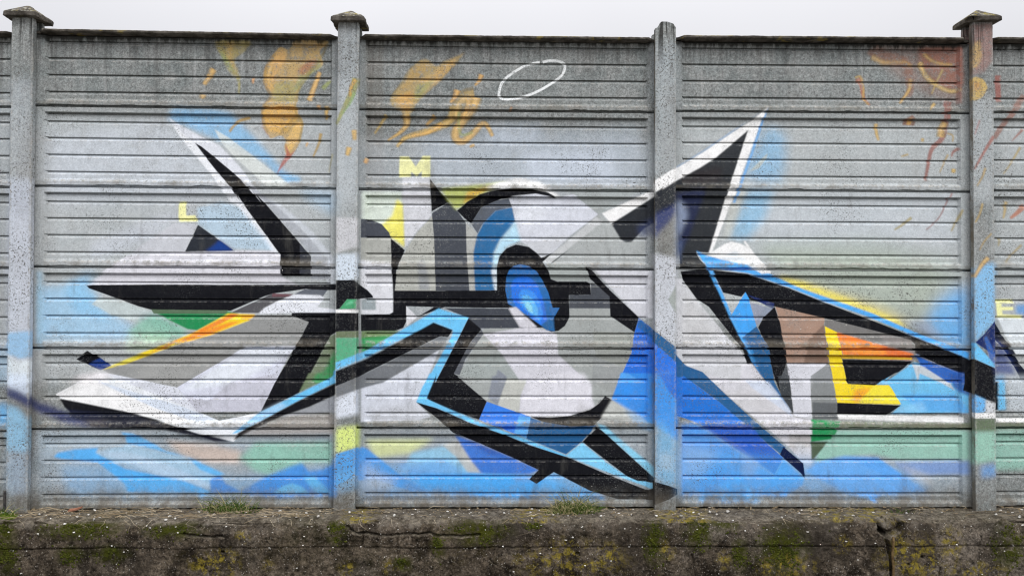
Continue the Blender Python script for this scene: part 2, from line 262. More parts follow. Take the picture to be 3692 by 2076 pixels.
('P',(111,115,120),1,0.003,0,[-424,1071,-369,1058,-421,988,-779,780,-920,743,-1068,690,-1068,773,-877,843]),
('P',(167,169,172),0.5,0.04,0,[-876,603,-562,647,-456,551,-875,546]),
('P',(21,22,27),1.0,0.002,0,[-463,1159,-339,1112,-369,1065,-424,1070,-877,845,-920,821,-1068,760,-1069,860,-878,956]),
('P',(106,189,242),1,0.003,0,[-429,1246,-240,1188,-297,1074,-449,780,-504,682,-334,593,-439,625,-566,658,-527,756,-508,780,-345,1074,-339,1112,-461,1159,-529,1121,-878,938,-1069,857,-1069,908,-886,978,-634,1126]),
('P',(200,222,242),0.5,0.004,0,[-1069,862,-878,941,-651,1057,-651,1052,-877,931,-1069,854]),
('P',(21,22,27),1.0,0.002,0,[-242,1186,-159,1115,-231,1030,-331,837,-300,820,-212,780,-309,820,-124,663,-172,549,-334,602,-505,681,-440,839,-449,780,-297,1074]),
('P',(89,93,101),1.0,0.002,0,[-159,1114,-147,1085,-257,933,-296,828,-332,837,-231,1030]),
('P',(58,125,224),1.0,0.002,0,[-124,662,150,567,136,498,122,444,43,467,-172,549]),
('P',(94,171,244),1,0.004,0,[78,572,154,565,128,427,48,469]),
('P',(38,92,142),1.0,0.002,0,[152,561,227,537,403,511,566,518,474,409,375,332,126,428]),
('P',(21,22,27),1.0,0.002,0,[152,568,280,563,403,574,526,611,584,652,623,697,665,674,597,558,546,514,403,510,227,537]),
('P',(106,189,242),1,0.003,0,[-484,839,-440,839,-505,681,-474,664,-211,551,-36,488,140,420,386,321,360,314,122,402,-53,470,-246,540,-439,623,-566,658,-527,752]),
('P',(40,111,216),1.0,0.002,0,[836,1189,919,1120,919,781,702,781,782,954,808,1097]),
('P',(38,92,142),0.8,0.01,0,[836,1189,919,1120,919,1060,826,1131]),
('P',(58,141,228),1,0.004,0,[722,841,919,841,919,525,800,577,663,674]),
('P',(88,165,238),0.8,0.004,0,[720,847,764,840,870,781,707,781]),
('P',(191,194,190),0.9,0.015,0,[665,674,879,551,826,538,597,558]),
('P',(106,172,225),0.5,0.02,0,[738,621,919,551,919,481,826,507]),
('P',(92,169,234),0.55,0.05,0,[-904,281,-298,280,140,210,580,87,624,47,-903,63]),
('P',(214,222,152),0.7,0.03,0,[-883,424,-456,429,-595,341,-822,311]),
('P',(140,199,232),0.75,0.02,0,[-595,341,-368,389,-245,271,-241,210,-647,237]),
('P',(80,147,225),0.5,0.03,0,[-673,272,-385,298,-245,219,-594,202]),
('P',(70,151,226),0.9,0.008,0,[-928,368,-896,383,-870,366,-796,307,-673,209,-481,101,-594,102,-821,176,-927,176]),
('P',(72,163,236),0.95,0.012,0,[-673,211,-140,214,97,208,562,95,624,52,229,52,-210,71,-489,104]),
('P',(183,191,200),0.55,0.04,0,[-896,298,-821,237,-682,176,-734,106,-895,89]),
('P',(183,185,182),0.85,0.008,0,[-403,392,-298,421,-144,217,-245,222,-315,315]),
('P',(44,111,206),0.9,0.01,0,[-325,455,-167,393,35,313,206,234,145,208,-158,214,-224,297]),
('P',(40,70,150),0.6,0.02,0,[-316,455,-167,402,52,306,-105,332]),
('P',(100,175,240),0.75,0.008,0,[202,96,233,175,300,220,536,103,580,69,211,70]),
('P',(125,150,190),0.4,0.02,0,[53,201,158,210,176,157,53,157]),
('P',(124,197,242),1,0.003,0,[478,405,632,279,765,190,932,154,932,111,668,207,375,321,404,349]),
('P',(134,205,242),0.95,0.008,0,[571,533,615,514,756,393,932,251,932,187,593,488]),
('P',(21,22,27),1.0,0.002,0,[566,500,595,488,826,279,932,184,932,158,826,165,765,190,624,297,478,409]),
('P',(21,22,27),1.0,0.002,0,[-566,658,-439,621,-246,538,-36,466,140,392,386,313,633,207,879,111,932,126,932,47,703,49,527,103,298,220,190,147,143,175,202,234,35,313,-167,400,-334,470,-439,560,-509,612]),
('P',(205,210,219),0.75,0.02,0,[923,1598,1074,1564,1074,999,923,1113]),
('P',(149,157,152),0.85,0.006,0,[1016,1306,1074,1409,1074,1206]),
('P',(235,238,242),1,0.005,0,[923,2048,934,2059,1074,2146,1074,2058,934,1984,923,1977]),
('P',(43,46,51),1,0.006,0,[923,1959,934,1979,1074,2067,1074,1900,935,1827,923,1827]),
('P',(44,56,106),0.85,0.025,0,[923,1846,934,1846,1074,1913,1074,1865,1021,1793,923,1687]),
('P',(38,92,142),1.0,0.002,0,[919,1120,936,1106,1075,999,1075,906,936,1025,919,1043]),
('P',(42,113,218),1.0,0.002,0,[919,1043,936,1027,1075,908,1075,781,919,781]),
('P',(62,145,228),0.95,0.02,0,[919,841,1075,841,1075,419,1003,463,919,533]),
('P',(42,103,205),0.8,0.01,0,[959,841,1075,841,1075,674,1021,727]),
('P',(114,187,236),0.6,0.04,0,[959,551,1075,419,1075,125,935,174,935,472]),
('P',(179,191,200),0.4,0.03,0,[959,349,1047,331,1047,226,959,244]),
('P',(21,22,27),1.0,0.002,0,[919,174,935,163,1021,139,1075,119,1075,84,1021,51,919,12]),
('P',(45,48,53),1,0.005,0,[659,1786,879,1924,932,1961,932,1793,870,1756,790,1669,750,1667,719,1686]),
('P',(52,62,100),0.7,0.03,0,[826,1766,932,1828,932,1722,843,1695]),
('P',(235,238,242),1,0.004,0,[600,1849,914,1995,932,2004,932,1959,659,1786]),
('P',(118,185,230),0.55,0.06,0,[1646,2408,1726,2386,1775,2328,1761,2142,1730,2052,1601,2061,1512,2091,1556,2229]),
('P',(195,191,170),0.6,0.006,0,[1656,2239,1650,2203,1601,2141,1538,2118]),
('P',(124,187,226),0.62,0.045,0,[1520,2000,1690,2001,1636,1823,1529,1689,1413,1698,1467,1840]),
('P',(199,201,192),0.5,0.02,0,[1431,1999,1520,2000,1467,1849,1422,1707,1369,1689]),
('P',(159,173,160),0.4,0.07,0,[1538,1681,2323,1711,2861,1571,2859,1180,2500,1126,1876,1390]),
('P',(169,181,160),0.35,0.06,0,[1609,1637,2413,1604,2771,1499,2680,1215,2411,1214,1787,1442]),
('P',(242,222,92),0.95,0.022,0,[1724,1460,1876,1423,2143,1328,2322,1256,2491,1179,2545,1126,2322,1214,2009,1328,1787,1407]),
('P',(222,206,120),0.4,0.04,0,[1787,1451,2143,1355,2411,1267,2590,1161,2500,1143,2054,1328]),
('P',(104,175,232),0.85,0.08,0,[2734,1286,2842,1366,2941,1393,2939,980,2724,1082,2679,1179]),
('P',(164,178,204),0.4,0.03,0,[2500,1179,2679,1179,2769,1073,2634,1108]),
('P',(205,207,212),0.92,0.006,0,[1102,1440,1200,1308,1412,1052,1554,903,1643,782,1252,782,1102,911,1067,964,1067,1440]),
('P',(187,187,186),0.5,0.05,0,[1102,1387,1253,1220,1359,1079,1102,1017]),
('P',(49,52,56),1.0,0.002,0,[1534,2387,1325,2210,1067,2058,982,2002,982,1918,1378,1920]),
('P',(49,52,56),1.0,0.002,0,[1058,1997,1120,2005,1414,2066,1378,1920,1282,1604,1200,1608,1219,1564,1280,1494,1093,1493,1076,1794]),
('P',(36,44,78),0.7,0.018,0,[1067,1980,1253,2016,1244,1954,1147,1688,1093,1599,1067,1564]),
('P',(150,164,190),0.75,0.03,0,[1071,1926,1120,1918,1147,1838,1093,1723,1071,1688]),
('P',(92,110,150),0.6,0.03,0,[1071,1688,1111,1679,1084,1528,1071,1528]),
('P',(57,49,50),0.5,0.03,0,[1227,2129,1360,2148,1360,2059,1120,2022,1093,2084]),
('P',(21,22,27),1.0,0.002,0,[1093,1484,1281,1503,1359,1335,1492,1060,1523,1017,1554,912,1643,782,1598,782,1519,912,1483,1004,1279,1260,1200,1312,1107,1440]),
('P',(21,22,27),1.0,0.002,0,[1293,1494,1520,1470,1786,1382,2009,1294,2321,1178,2589,1074,2929,936,2929,825,2759,896,2584,973,2586,1026,2571,1053,2232,1138,2009,1191,1697,1263,1484,1325,1368,1351,1342,1410]),
('P',(177,183,184),1.0,0.002,0,[1375,1337,1486,1325,1512,1355,1418,1207]),
('P',(68,159,234),1.0,0.002,0,[1512,1355,1542,1300,1583,1141,1537,1088,1483,1060,1417,1201]),
('P',(28,42,90),1.0,0.002,0,[1519,1340,1697,1285,1690,1246,1590,1298]),
('P',(145,152,170),1.0,0.002,0,[1537,1295,1688,1246,1583,1139]),
('P',(127,139,158),0.6,0.01,0,[1644,1274,1697,1261,1635,1194,1599,1159,1583,1176]),
('P',(38,92,142),1.0,0.002,0,[1583,1139,1654,1007,1698,782,1740,701,1813,585,1714,710,1599,842,1554,912,1485,1060]),
('P',(54,137,205),0.7,0.005,0,[1483,1061,1519,1004,1554,912,1607,823,1554,982,1510,1062]),
('P',(21,22,27),1.0,0.002,0,[1699,1263,1734,1159,1778,910,1759,866,1725,782,1740,699,1687,842,1654,1007,1592,1131,1626,1194]),
('P',(59,63,67),1.0,0.002,0,[1719,824,1790,842,1817,585,1740,701]),
('P',(77,81,86),1.0,0.002,0,[1759,866,1778,903,1790,782,1725,782]),
('P',(162,134,118),1.0,0.002,0,[1702,1263,2020,1191,2010,1133,2042,905,1777,905,1734,1159]),
('P',(123,102,90),0.9,0.004,0,[2011,1151,1910,1052,1885,905,2044,905,2016,1142]),
('P',(117,116,115),1.0,0.002,0,[2018,1191,2232,1138,2571,1053,2586,962,2321,1054,2098,1096,2018,1140]),
('P',(149,141,140),0.5,0.015,0,[2375,1090,2571,1053,2586,962,2410,1019]),
('P',(201,203,211),1.0,0.002,0,[1777,905,2042,905,1928,824,1927,754,1938,549,1820,573,1790,842,1785,824]),
('P',(131,135,136),1,0.004,0,[1928,807,1981,842,2063,842,2098,585,2098,553,1938,553]),
('P',(139,143,146),1.0,0.002,0,[1928,824,2042,905,2068,782,1928,782]),
('P',(87,91,95),0.9,0.006,0,[1938,659,2096,655,2101,553,1940,553]),
('P',(211,213,220),0.5,0.03,0,[1790,842,1919,842,1929,754,1874,789]),
('P',(207,207,214),0.95,0.004,0,[1554,903,1643,782,1813,585,1825,567,1929,549,1928,256,1873,278,1784,382,1385,709,1239,841,1483,782,1483,894]),
('P',(197,209,228),0.75,0.006,0,[1510,798,1661,789,1785,630,1811,567,1554,749]),
('P',(175,173,172),0.7,0.004,0,[1789,461,1927,461,1926,373,1789,373]),
('P',(189,189,190),0.5,0.03,0,[1359,727,1554,745,1714,630,1625,551,1483,630]),
('P',(204,209,218),0.7,0.02,0,[1820,401,1928,370,1937,234,1890,225]),
('P',(38,92,142),1.0,0.002,0,[1071,912,1239,850,1385,709,1607,507,1768,375,1731,334,1607,437,1341,664,1102,841]),
('P',(38,92,142),1.0,0.002,0,[1068,955,1102,920,1257,782,1068,781]),
('P',(38,107,205),0.9,0.002,0,[1068,781,1068,823,1102,814,1146,782]),
('P',(36,113,206),1.0,0.002,0,[1071,815,1120,824,1341,664,1607,437,1750,309,1695,202,1447,402,1252,507,1199,532,1071,577]),
('P',(50,92,190),0.85,0.004,0,[1226,514,1536,523,1607,437,1750,306,1695,202,1482,344,1341,435]),
('P',(68,149,232),0.85,0.02,0,[1199,532,1341,435,1482,344,1695,202,1677,76,1102,77,1102,525]),
('P',(92,169,234),0.5,0.05,0,[1084,349,1784,313,2675,224,2674,66,1084,60]),
('P',(150,180,215),0.5,0.05,0,[1084,419,1341,349,1252,208,1102,174]),
('P',(140,165,200),0.45,0.03,0,[1482,349,1606,278,1553,173,1482,208]),
('P',(16,28,64),1.0,0.002,0,[1753,379,1879,274,1892,180,1859,215,1729,329]),
('P',(78,161,238),0.9,0.008,0,[1750,300,1881,180,1872,133,1766,67,1606,68,1695,202]),
('P',(92,175,242),0.75,0.008,0,[1305,99,1385,160,1469,180,1553,101]),
('P',(92,173,240),0.7,0.012,0,[1186,29,1243,87,1571,87,1606,46,1597,28]),
('P',(78,157,234),0.65,0.02,0,[1279,235,1447,278,1535,85,1146,77]),
('P',(146,196,178),0.8,0.02,0,[1971,485,2936,489,2935,295,2497,295,2318,331,2095,313,1962,278]),
('P',(100,167,236),0.9,0.015,0,[1962,278,2140,320,2354,309,2516,196,2665,97,2371,73,2339,31,2308,44,2139,93,2050,137,1890,225]),
('P',(84,157,232),0.6,0.01,0,[2184,304,2356,306,2516,196,2407,194,2300,242]),
('P',(106,147,214),0.65,0.02,0,[2461,278,2935,290,2934,207,2550,198]),
('P',(195,191,180),0.5,0.03,0,[2487,269,2675,207,2719,136,2639,136]),
('P',(82,157,232),0.8,0.006,0,[2299,75,2371,73,2339,29,2308,36]),
('P',(36,136,82),1,0.004,0,[1929,553,2118,538,2056,426,1928,408]),
('P',(77,93,74),1,0.004,0,[1928,410,2040,412,1942,297,1932,304]),
('P',(111,123,98),0.85,0.006,0,[2114,538,2941,532,2940,488,2096,488]),
('P',(106,189,242),0.9,0.006,0,[2400,783,2589,913,2651,904,2929,783,2927,595,2444,586,2498,638,2429,768,2347,772,2445,843]),
('P',(70,145,222),0.5,0.015,0,[2498,710,2856,710,2936,595,2632,604]),
('P',(193,199,204),0.95,0.006,0,[2580,902,2660,887,2821,783,2852,733,2767,781,2624,843,2615,783]),
('P',(44,98,184),1,0.005,0,[2593,966,2678,922,2920,832,2920,783,2812,783,2633,895]),
('P',(42,84,160),0.9,0.012,0,[2812,843,2929,843,2937,702,2883,719,2839,755]),
('P',(146,197,230),0.5,0.02,0,[2498,631,2641,666,2677,600,2462,591]),
('P',(249,210,42),1.0,0.002,0,[2018,1140,2098,1102,2124,946,2130,919,2159,783,2170,774,2427,768,2447,744,2504,647,2096,655,2063,842,2041,946]),
('P',(234,128,50),1,0.003,0,[2098,1102,2321,1037,2573,966,2578,929,2129,941]),
('P',(244,160,70),0.7,0.014,0,[2107,1054,2321,1019,2446,975,2321,961,2133,983]),
('P',(214,100,60),0.6,0.012,0,[2374,1019,2571,968,2571,947,2410,957]),
('P',(246,196,66),1.0,0.002,0,[2124,962,2578,941,2576,929,2129,934]),
('P',(21,22,27),1.0,0.002,0,[2129,930,2582,920,2490,851,2465,843,2338,766,2168,775,2159,783]),
('P',(238,150,50),0.75,0.02,0,[2204,737,2275,750,2320,745,2230,655,2195,666]),
('P',(252,222,66),0.8,0.004,0,[2329,763,2427,767,2503,648,2230,655]),
('P',(21,22,27),1.0,0.002,0,[2096,657,2504,640,2410,576,2096,585]),
('P',(235,238,242),0.95,0.004,0,[2098,579,2891,567,2896,532,2107,553]),
('P',(80,167,236),1,0.003,0,[1200,1615,1271,1584,1520,1532,1664,1470,1876,1375,2143,1284,2322,1223,2590,1106,2930,976,2929,936,2589,1080,2321,1191,2009,1300,1786,1388,1520,1475,1288,1506,1297,1494,1368,1346,1421,1220,1492,1060,1554,945,1556,912,1483,1057,1413,1194,1342,1353,1293,1450,1253,1529]),
('P',(235,238,242),0.97,0.004,0,[1269,1589,1306,1613,1377,1658,1424,1675,1484,1661,1522,1643,1500,1675,1513,1681,1555,1619,1673,1476,1609,1470,1520,1528,1342,1565]),
('P',(205,217,226),0.5,0.01,0,[1342,1565,1449,1618,1537,1539,1609,1473,1520,1526]),
('P',(235,238,242),1,0.004,0,[1657,2534,1557,2444,1450,2380,1253,2247,1067,2135,982,2085,982,2002,1067,2056,1227,2145,1325,2208,1534,2387,1378,1920,1422,1920,1538,2229,1610,2425]),
('P',(235,238,242),1,0.003,0,[1429,2066,1478,2066,1299,1604,1280,1604,1378,1920]),
('P',(92,165,230),0.7,0.005,0,[1657,2534,1610,2425,1538,2211,1431,1920,1449,1920,1556,2211,1624,2416]),
('P',(106,157,210),0.4,0.006,0,[1646,2531,1548,2452,1441,2388,1245,2254,1067,2145,1067,2135,1253,2247,1450,2380]),
('P',(130,187,230),0.85,0.025,0,[2964,1500,3041,1536,3105,1545,3103,1171,2970,1038]),
('P',(28,44,96),1.0,0.002,0,[3103,1180,3102,954,2973,1040,3029,1091]),
('P',(106,189,242),1,0.003,0,[2961,1033,2973,1040,3102,898,3101,877,2961,940]),
('P',(52,100,180),0.8,0.006,0,[3029,1069,3047,1082,3102,967,3102,896,3064,940]),
('P',(21,22,27),1.0,0.002,0,[2902,922,2961,938,3101,877,3108,783,3107,652,3036,680,2966,711,2892,737,2902,783]),
('P',(100,177,238),0.9,0.01,0,[2959,711,3036,678,3040,604,2968,591]),
('P',(205,209,214),0.9,0.008,0,[3040,675,3107,652,3107,594,3035,594]),
('P',(235,238,242),1.0,0.002,0,[2959,594,3107,595,3107,558,2959,558]),
('P',(95,111,86),0.95,0.012,0,[2936,558,3107,558,3106,472,2936,472]),
('P',(146,194,176),0.85,0.02,0,[2940,476,3106,476,3105,295,2939,268]),
('P',(92,157,225),0.6,0.03,0,[3006,259,3105,277,3104,197,3006,189]),
('P',(86,147,208),0.8,0.02,0,[3246,1278,3345,1287,3345,1216,3246,1221]),
('P',(246,239,172),1,0.003,0,[3116,1314,3228,1314,3233,1290,3152,1287,3154,1266,3226,1266,3230,1246,3156,1243,3161,1219,3287,1212,3287,1193,3125,1201]),
('P',(213,221,226),0.9,0.006,0,[3129,1194,3345,1190,3343,967,3235,958]),
('P',(23,29,46),1.0,0.002,0,[3103,1176,3173,1060,3285,883,3342,825,3342,784,3284,790,3217,914,3103,1060]),
('P',(38,62,130),0.75,0.03,0,[3103,1065,3163,1003,3217,914,3252,825,3101,843]),
('P',(126,177,220),0.6,0.02,0,[3105,825,3162,834,3198,784,3104,783]),
('P',(21,22,27),1.0,0.002,0,[3104,790,3128,790,3131,611,3107,611]),
('P',(106,189,242),0.9,0.008,0,[3131,799,3173,799,3181,611,3131,611]),
('P',(205,215,224),0.6,0.03,0,[3182,826,3342,826,3340,596,3188,604]),
('P',(235,238,242),1.0,0.002,0,[3107,560,3340,560,3340,534,3107,537]),
('P',(103,115,92),0.9,0.006,0,[3107,535,3340,534,3340,487,3106,489]),
('P',(146,196,180),0.75,0.03,0,[3106,489,3340,489,3338,233,3105,233]),
('P',(190,160,104),0.86,0.006,1,[-1377,2872,-1430,2889,-1464,2853,-1499,2791,-1529,2738,-1531,2659,-1497,2615,-1488,2562,-1532,2516,-1543,2447,-1538,2386,-1504,2333,-1486,2311,-1426,2329,-1397,2299,-1403,2255,-1390,2211,-1364,2202,-1312,2273,-1286,2387,-1295,2440,-1329,2484,-1322,2537,-1314,2616,-1253,2714,-1166,2776,-1184,2864,-1132,2927,-1255,2939,-1342,2934]),
('P',(148,156,104),0.7,0.01,0,[-1315,2704,-1193,2816,-1171,2767,-1245,2714,-1314,2616,-1349,2616]),
('P',(152,158,108),0.5,0.02,0,[-1480,2650,-1358,2686,-1323,2616,-1340,2528,-1479,2544]),
('P',(166,106,88),0.65,0.012,0,[-1324,2735,-1263,2802,-1202,2811,-1201,2776,-1288,2705]),
('P',(206,164,104),0.7,0.012,1,[-1525,2738,-1490,2809,-1429,2871,-1394,2810,-1463,2703,-1480,2615,-1524,2650]),
('P',(222,176,96),0.8,0.008,1,[-1527,2491,-1462,2518,-1331,2510,-1322,2440,-1374,2387,-1391,2347,-1496,2359,-1533,2421]),
('P',(172,144,84),0.5,0.01,0,[-1426,2386,-1374,2404,-1322,2475,-1304,2405,-1391,2334,-1426,2342]),
('P',(226,186,112),0.75,0.008,1,[-1373,2334,-1330,2405,-1295,2405,-1321,2299,-1372,2228,-1390,2272]),
('P',(170,92,82),0.8,0.005,0,[-1397,2281,-1364,2211,-1329,2246,-1363,2193,-1415,2131,-1453,2080,-1424,2149,-1390,2219]),
('P',(150,92,84),0.5,0.006,0,[-1543,2447,-1538,2386,-1504,2333,-1486,2311,-1434,2326,-1486,2311,-1513,2333,-1548,2385]),
('P',(164,150,90),0.8,0.008,1,[-1827,2925,-1626,2927,-1656,2860,-1721,2807,-1704,2754,-1686,2697,-1699,2684,-1760,2743,-1794,2824,-1826,2868]),
('P',(196,162,100),0.6,0.012,0,[-1770,2921,-1727,2921,-1735,2824,-1726,2780,-1699,2736,-1725,2736,-1761,2806]),
('P',(142,158,104),0.6,0.01,0,[-1813,2876,-1761,2806,-1708,2728,-1743,2736,-1795,2806]),
('L',(150,120,66),0.55,0.006,(19,12),[-1464,2844,-1516,2764,-1531,2659,-1493,2580,-1527,2518,-1541,2438,-1508,2342]),
('L',(140,124,72),0.5,0.006,(18,12),[-1132,2927,-1175,2829,-1253,2714,-1314,2616,-1331,2484,-1291,2405,-1312,2282]),
('L',(146,128,74),0.4,0.01,(23,11),[-1428,2686,-1375,2616,-1392,2545,-1357,2475]),
('L',(136,116,70),0.5,0.006,(43,21),[-1490,2765,-1507,2685,-1471,2624]),
('L',(226,188,120),0.44,0.01,(30,14),[-1490,2765,-1507,2685,-1471,2624]),
('L',(226,190,126),0.55,0.004,(12,4),[-1490,2765,-1507,2685,-1471,2624]),
('L',(150,122,70),0.5,0.006,(14,9),[-1434,2333,-1391,2387,-1339,2449]),
('L',(119,119,110),0.5,0.01,(35,18),[-1386,2916,-1377,2845,-1394,2801]),
('L',(119,119,110),0.45,0.01,(26,14),[-1290,2916,-1281,2864,-1298,2810]),
('L',(136,120,74),0.5,0.006,(18,11),[-308,2819,-369,2756,-448,2667,-553,2569,-605,2480]),
('L',(136,120,74),0.5,0.006,(18,12),[-537,2808,-607,2763,-676,2657,-729,2577,-720,2515]),
('L',(136,116,70),0.5,0.006,(51,21),[-343,2801,-431,2712,-501,2658]),
('L',(228,186,118),0.44,0.008,(35,14),[-343,2801,-431,2712,-501,2658]),
('L',(226,190,126),0.55,0.004,(14,4),[-343,2801,-431,2712,-501,2658]),
('L',(119,123,120),0.5,0.008,(23,11),[-422,2791,-448,2756,-431,2774]),
('L',(164,156,94),0.8,0.003,(23,7),[-1699,2701,-1688,2648,-1691,2591]),
('L',(136,116,70),0.5,0.006,(56,29),[-1849,2744,-1877,2695,-1907,2647]),
('L',(208,168,104),0.7040000000000001,0.003,(39,19),[-1849,2744,-1877,2695,-1907,2647]),
('L',(226,190,126),0.55,0.004,(15,6),[-1849,2744,-1877,2695,-1907,2647]),
('L',(136,116,70),0.5,0.006,(53,45),[-1915,2583,-1917,2559]),
('L',(192,152,80),0.7040000000000001,0.003,(37,30),[-1915,2583,-1917,2559]),
('L',(226,190,126),0.55,0.004,(15,9),[-1915,2583,-1917,2559]),
('L',(136,116,70),0.5,0.006,(33,45),[-1185,2730,-1218,2635,-1248,2551]),
('L',(220,176,108),0.7040000000000001,0.003,(23,30),[-1185,2730,-1218,2635,-1248,2551]),
('L',(226,190,126),0.55,0.004,(9,9),[-1185,2730,-1218,2635,-1248,2551]),
('L',(136,116,70),0.5,0.006,(25,18),[-1618,2440,-1696,2413,-1746,2351]),
('L',(190,154,82),0.7040000000000001,0.003,(18,12),[-1618,2440,-1696,2413,-1746,2351]),
('L',(136,116,70),0.5,0.006,(25,11),[-1174,2344,-1189,2274,-1222,2196]),
('L',(180,148,78),0.7040000000000001,0.003,(18,7),[-1174,2344,-1189,2274,-1222,2196]),
('L',(136,116,70),0.5,0.006,(23,13),[-1600,2693,-1602,2656]),
('L',(220,160,110),0.7040000000000001,0.003,(16,9),[-1600,2693,-1602,2656]),
('L',(136,116,70),0.5,0.006,(33,26),[-1184,2518,-1186,2497]),
('L',(214,160,110),0.7040000000000001,0.003,(23,18),[-1184,2518,-1186,2497]),
('L',(226,190,126),0.55,0.004,(9,5),[-1184,2518,-1186,2497]),
('L',(136,116,70),0.5,0.006,(36,18),[-1133,2512,-1140,2432]),
('L',(190,156,80),0.7040000000000001,0.003,(25,12),[-1133,2512,-1140,2432]),
('L',(226,190,126),0.55,0.004,(10,4),[-1133,2512,-1140,2432]),
('L',(150,160,96),0.8,0.003,(21,26),[-1115,2678,-1165,2626]),
('L',(136,116,70),0.5,0.006,(20,11),[-1258,2286,-1266,2260]),
('L',(216,170,110),0.7040000000000001,0.003,(14,7),[-1258,2286,-1266,2260]),
('L',(160,150,90),0.5,0.003,(16,7),[-1097,2212,-1123,2098]),
('L',(150,150,84),0.8,0.003,(54,14),[-951,2690,-968,2619,-1007,2539,-1050,2451,-1072,2398]),
('L',(136,116,70),0.5,0.006,(33,21),[-955,2681,-982,2636,-990,2575]),
('L',(190,148,72),0.7040000000000001,0.003,(23,14),[-955,2681,-982,2636,-990,2575]),
('L',(226,190,126),0.55,0.004,(9,4),[-955,2681,-982,2636,-990,2575]),
('L',(140,166,112),0.8,0.003,(23,7),[-959,2601,-990,2530,-1042,2460]),
('L',(136,116,70),0.5,0.006,(43,34),[-962,2363,-958,2301]),
('L',(206,166,86),0.7040000000000001,0.003,(30,23),[-962,2363,-958,2301]),
('L',(226,190,126),0.55,0.004,(12,7),[-962,2363,-958,2301]),
('L',(136,116,70),0.5,0.006,(46,32),[-992,2255,-1005,2203]),
('L',(200,164,92),0.7040000000000001,0.003,(32,21),[-992,2255,-1005,2203]),
('L',(226,190,126),0.55,0.004,(13,6),[-992,2255,-1005,2203]),
('P',(178,154,102),0.82,0.008,1,[-273,2865,-325,2836,-413,2800,-448,2773,-519,2819,-598,2772,-641,2692,-729,2585,-730,2524,-671,2489,-640,2443,-605,2480,-553,2569,-448,2667,-352,2783,-308,2819]),
('P',(204,166,106),0.6,0.012,1,[-431,2765,-325,2828,-352,2783,-448,2667,-536,2640,-554,2693,-483,2711]),
('P',(176,144,88),0.5,0.015,0,[-607,2763,-537,2808,-484,2773,-571,2693,-659,2612,-702,2568]),
('P',(148,158,104),0.6,0.012,0,[-571,2657,-448,2694,-553,2578,-606,2542]),
('P',(214,166,90),0.6,0.012,0,[-720,2568,-606,2622,-579,2569,-623,2480,-658,2489]),
('L',(136,116,70),0.5,0.006,(66,11),[-640,2462,-636,2409,-675,2356,-755,2303]),
('L',(196,156,84),0.7040000000000001,0.003,(46,7),[-640,2462,-636,2409,-675,2356,-755,2303]),
('L',(226,190,126),0.55,0.004,(18,2),[-640,2462,-636,2409,-675,2356,-755,2303]),
('L',(136,116,70),0.5,0.006,(76,24),[-333,2518,-350,2447,-412,2402,-526,2357,-605,2335,-657,2312,-696,2264]),
('L',(190,160,92),0.7040000000000001,0.003,(53,16),[-333,2518,-350,2447,-412,2402,-526,2357,-605,2335,-657,2312,-696,2264]),
('L',(226,190,126),0.55,0.004,(21,5),[-333,2518,-350,2447,-412,2402,-526,2357,-605,2335,-657,2312,-696,2264]),
('L',(136,116,70),0.5,0.006,(33,24),[-412,2411,-499,2357,-605,2332]),
('L',(224,176,100),0.7040000000000001,0.003,(23,16),[-412,2411,-499,2357,-605,2332]),
('L',(226,190,126),0.55,0.004,(9,5),[-412,2411,-499,2357,-605,2332]),
('L',(136,116,70),0.5,0.006,(140,53),[-210,2581,-271,2571,-315,2518,-324,2447]),
('L',(176,152,98),0.616,0.003,(97,35),[-210,2581,-271,2571,-315,2518,-324,2447]),
('L',(226,190,126),0.55,0.004,(39,11),[-210,2581,-271,2571,-315,2518,-324,2447]),
('L',(136,116,70),0.5,0.006,(89,29),[-201,2581,-218,2519,-280,2439,-324,2368,-323,2315,-279,2302,-209,2359,-165,2413,-130,2404,-94,2335]),
('L',(198,162,100),0.7040000000000001,0.003,(61,19),[-201,2581,-218,2519,-280,2439,-324,2368,-323,2315,-279,2302,-209,2359,-165,2413,-130,2404,-94,2335]),
('L',(226,190,126),0.55,0.004,(25,6),[-201,2581,-218,2519,-280,2439,-324,2368,-323,2315,-279,2302,-209,2359,-165,2413,-130,2404,-94,2335]),
('L',(136,116,70),0.5,0.006,(46,26),[-245,2571,-249,2518,-280,2447]),
('L',(228,182,110),0.616,0.003,(32,18),[-245,2571,-249,2518,-280,2447]),
('L',(226,190,126),0.55,0.004,(13,5),[-245,2571,-249,2518,-280,2447]),
('L',(150,158,100),0.6,0.003,(19,16),[-306,2483,-306,2394,-288,2341,-218,2359]),
('L',(136,116,70),0.5,0.006,(56,16),[-317,2624,-333,2580,-361,2546]),
('L',(214,164,96),0.7040000000000001,0.003,(39,11),[-317,2624,-333,2580,-361,2546]),
('L',(226,190,126),0.55,0.004,(15,3),[-317,2624,-333,2580,-361,2546]),
('L',(136,116,70),0.5,0.006,(43,13),[-165,2723,-179,2687,-206,2655]),
('L',(206,154,84),0.7040000000000001,0.003,(30,9),[-165,2723,-179,2687,-206,2655]),
('L',(226,190,126),0.55,0.004,(12,3),[-165,2723,-179,2687,-206,2655]),
('L',(136,116,70),0.5,0.006,(25,13),[-763,2460,-798,2408,-837,2346]),
('L',(178,152,88),0.7040000000000001,0.003,(18,9),[-763,2460,-798,2408,-837,2346]),
('L',(136,116,70),0.5,0.006,(33,21),[-458,2457,-513,2400]),
('L',(178,140,78),0.7040000000000001,0.003,(23,14),[-458,2457,-513,2400]),
('L',(136,116,70),0.5,0.006,(28,18),[-209,2280,-237,2266]),
('L',(200,160,90),0.7040000000000001,0.003,(19,12),[-209,2280,-237,2266]),
('L',(226,190,126),0.55,0.004,(8,4),[-209,2280,-237,2266]),
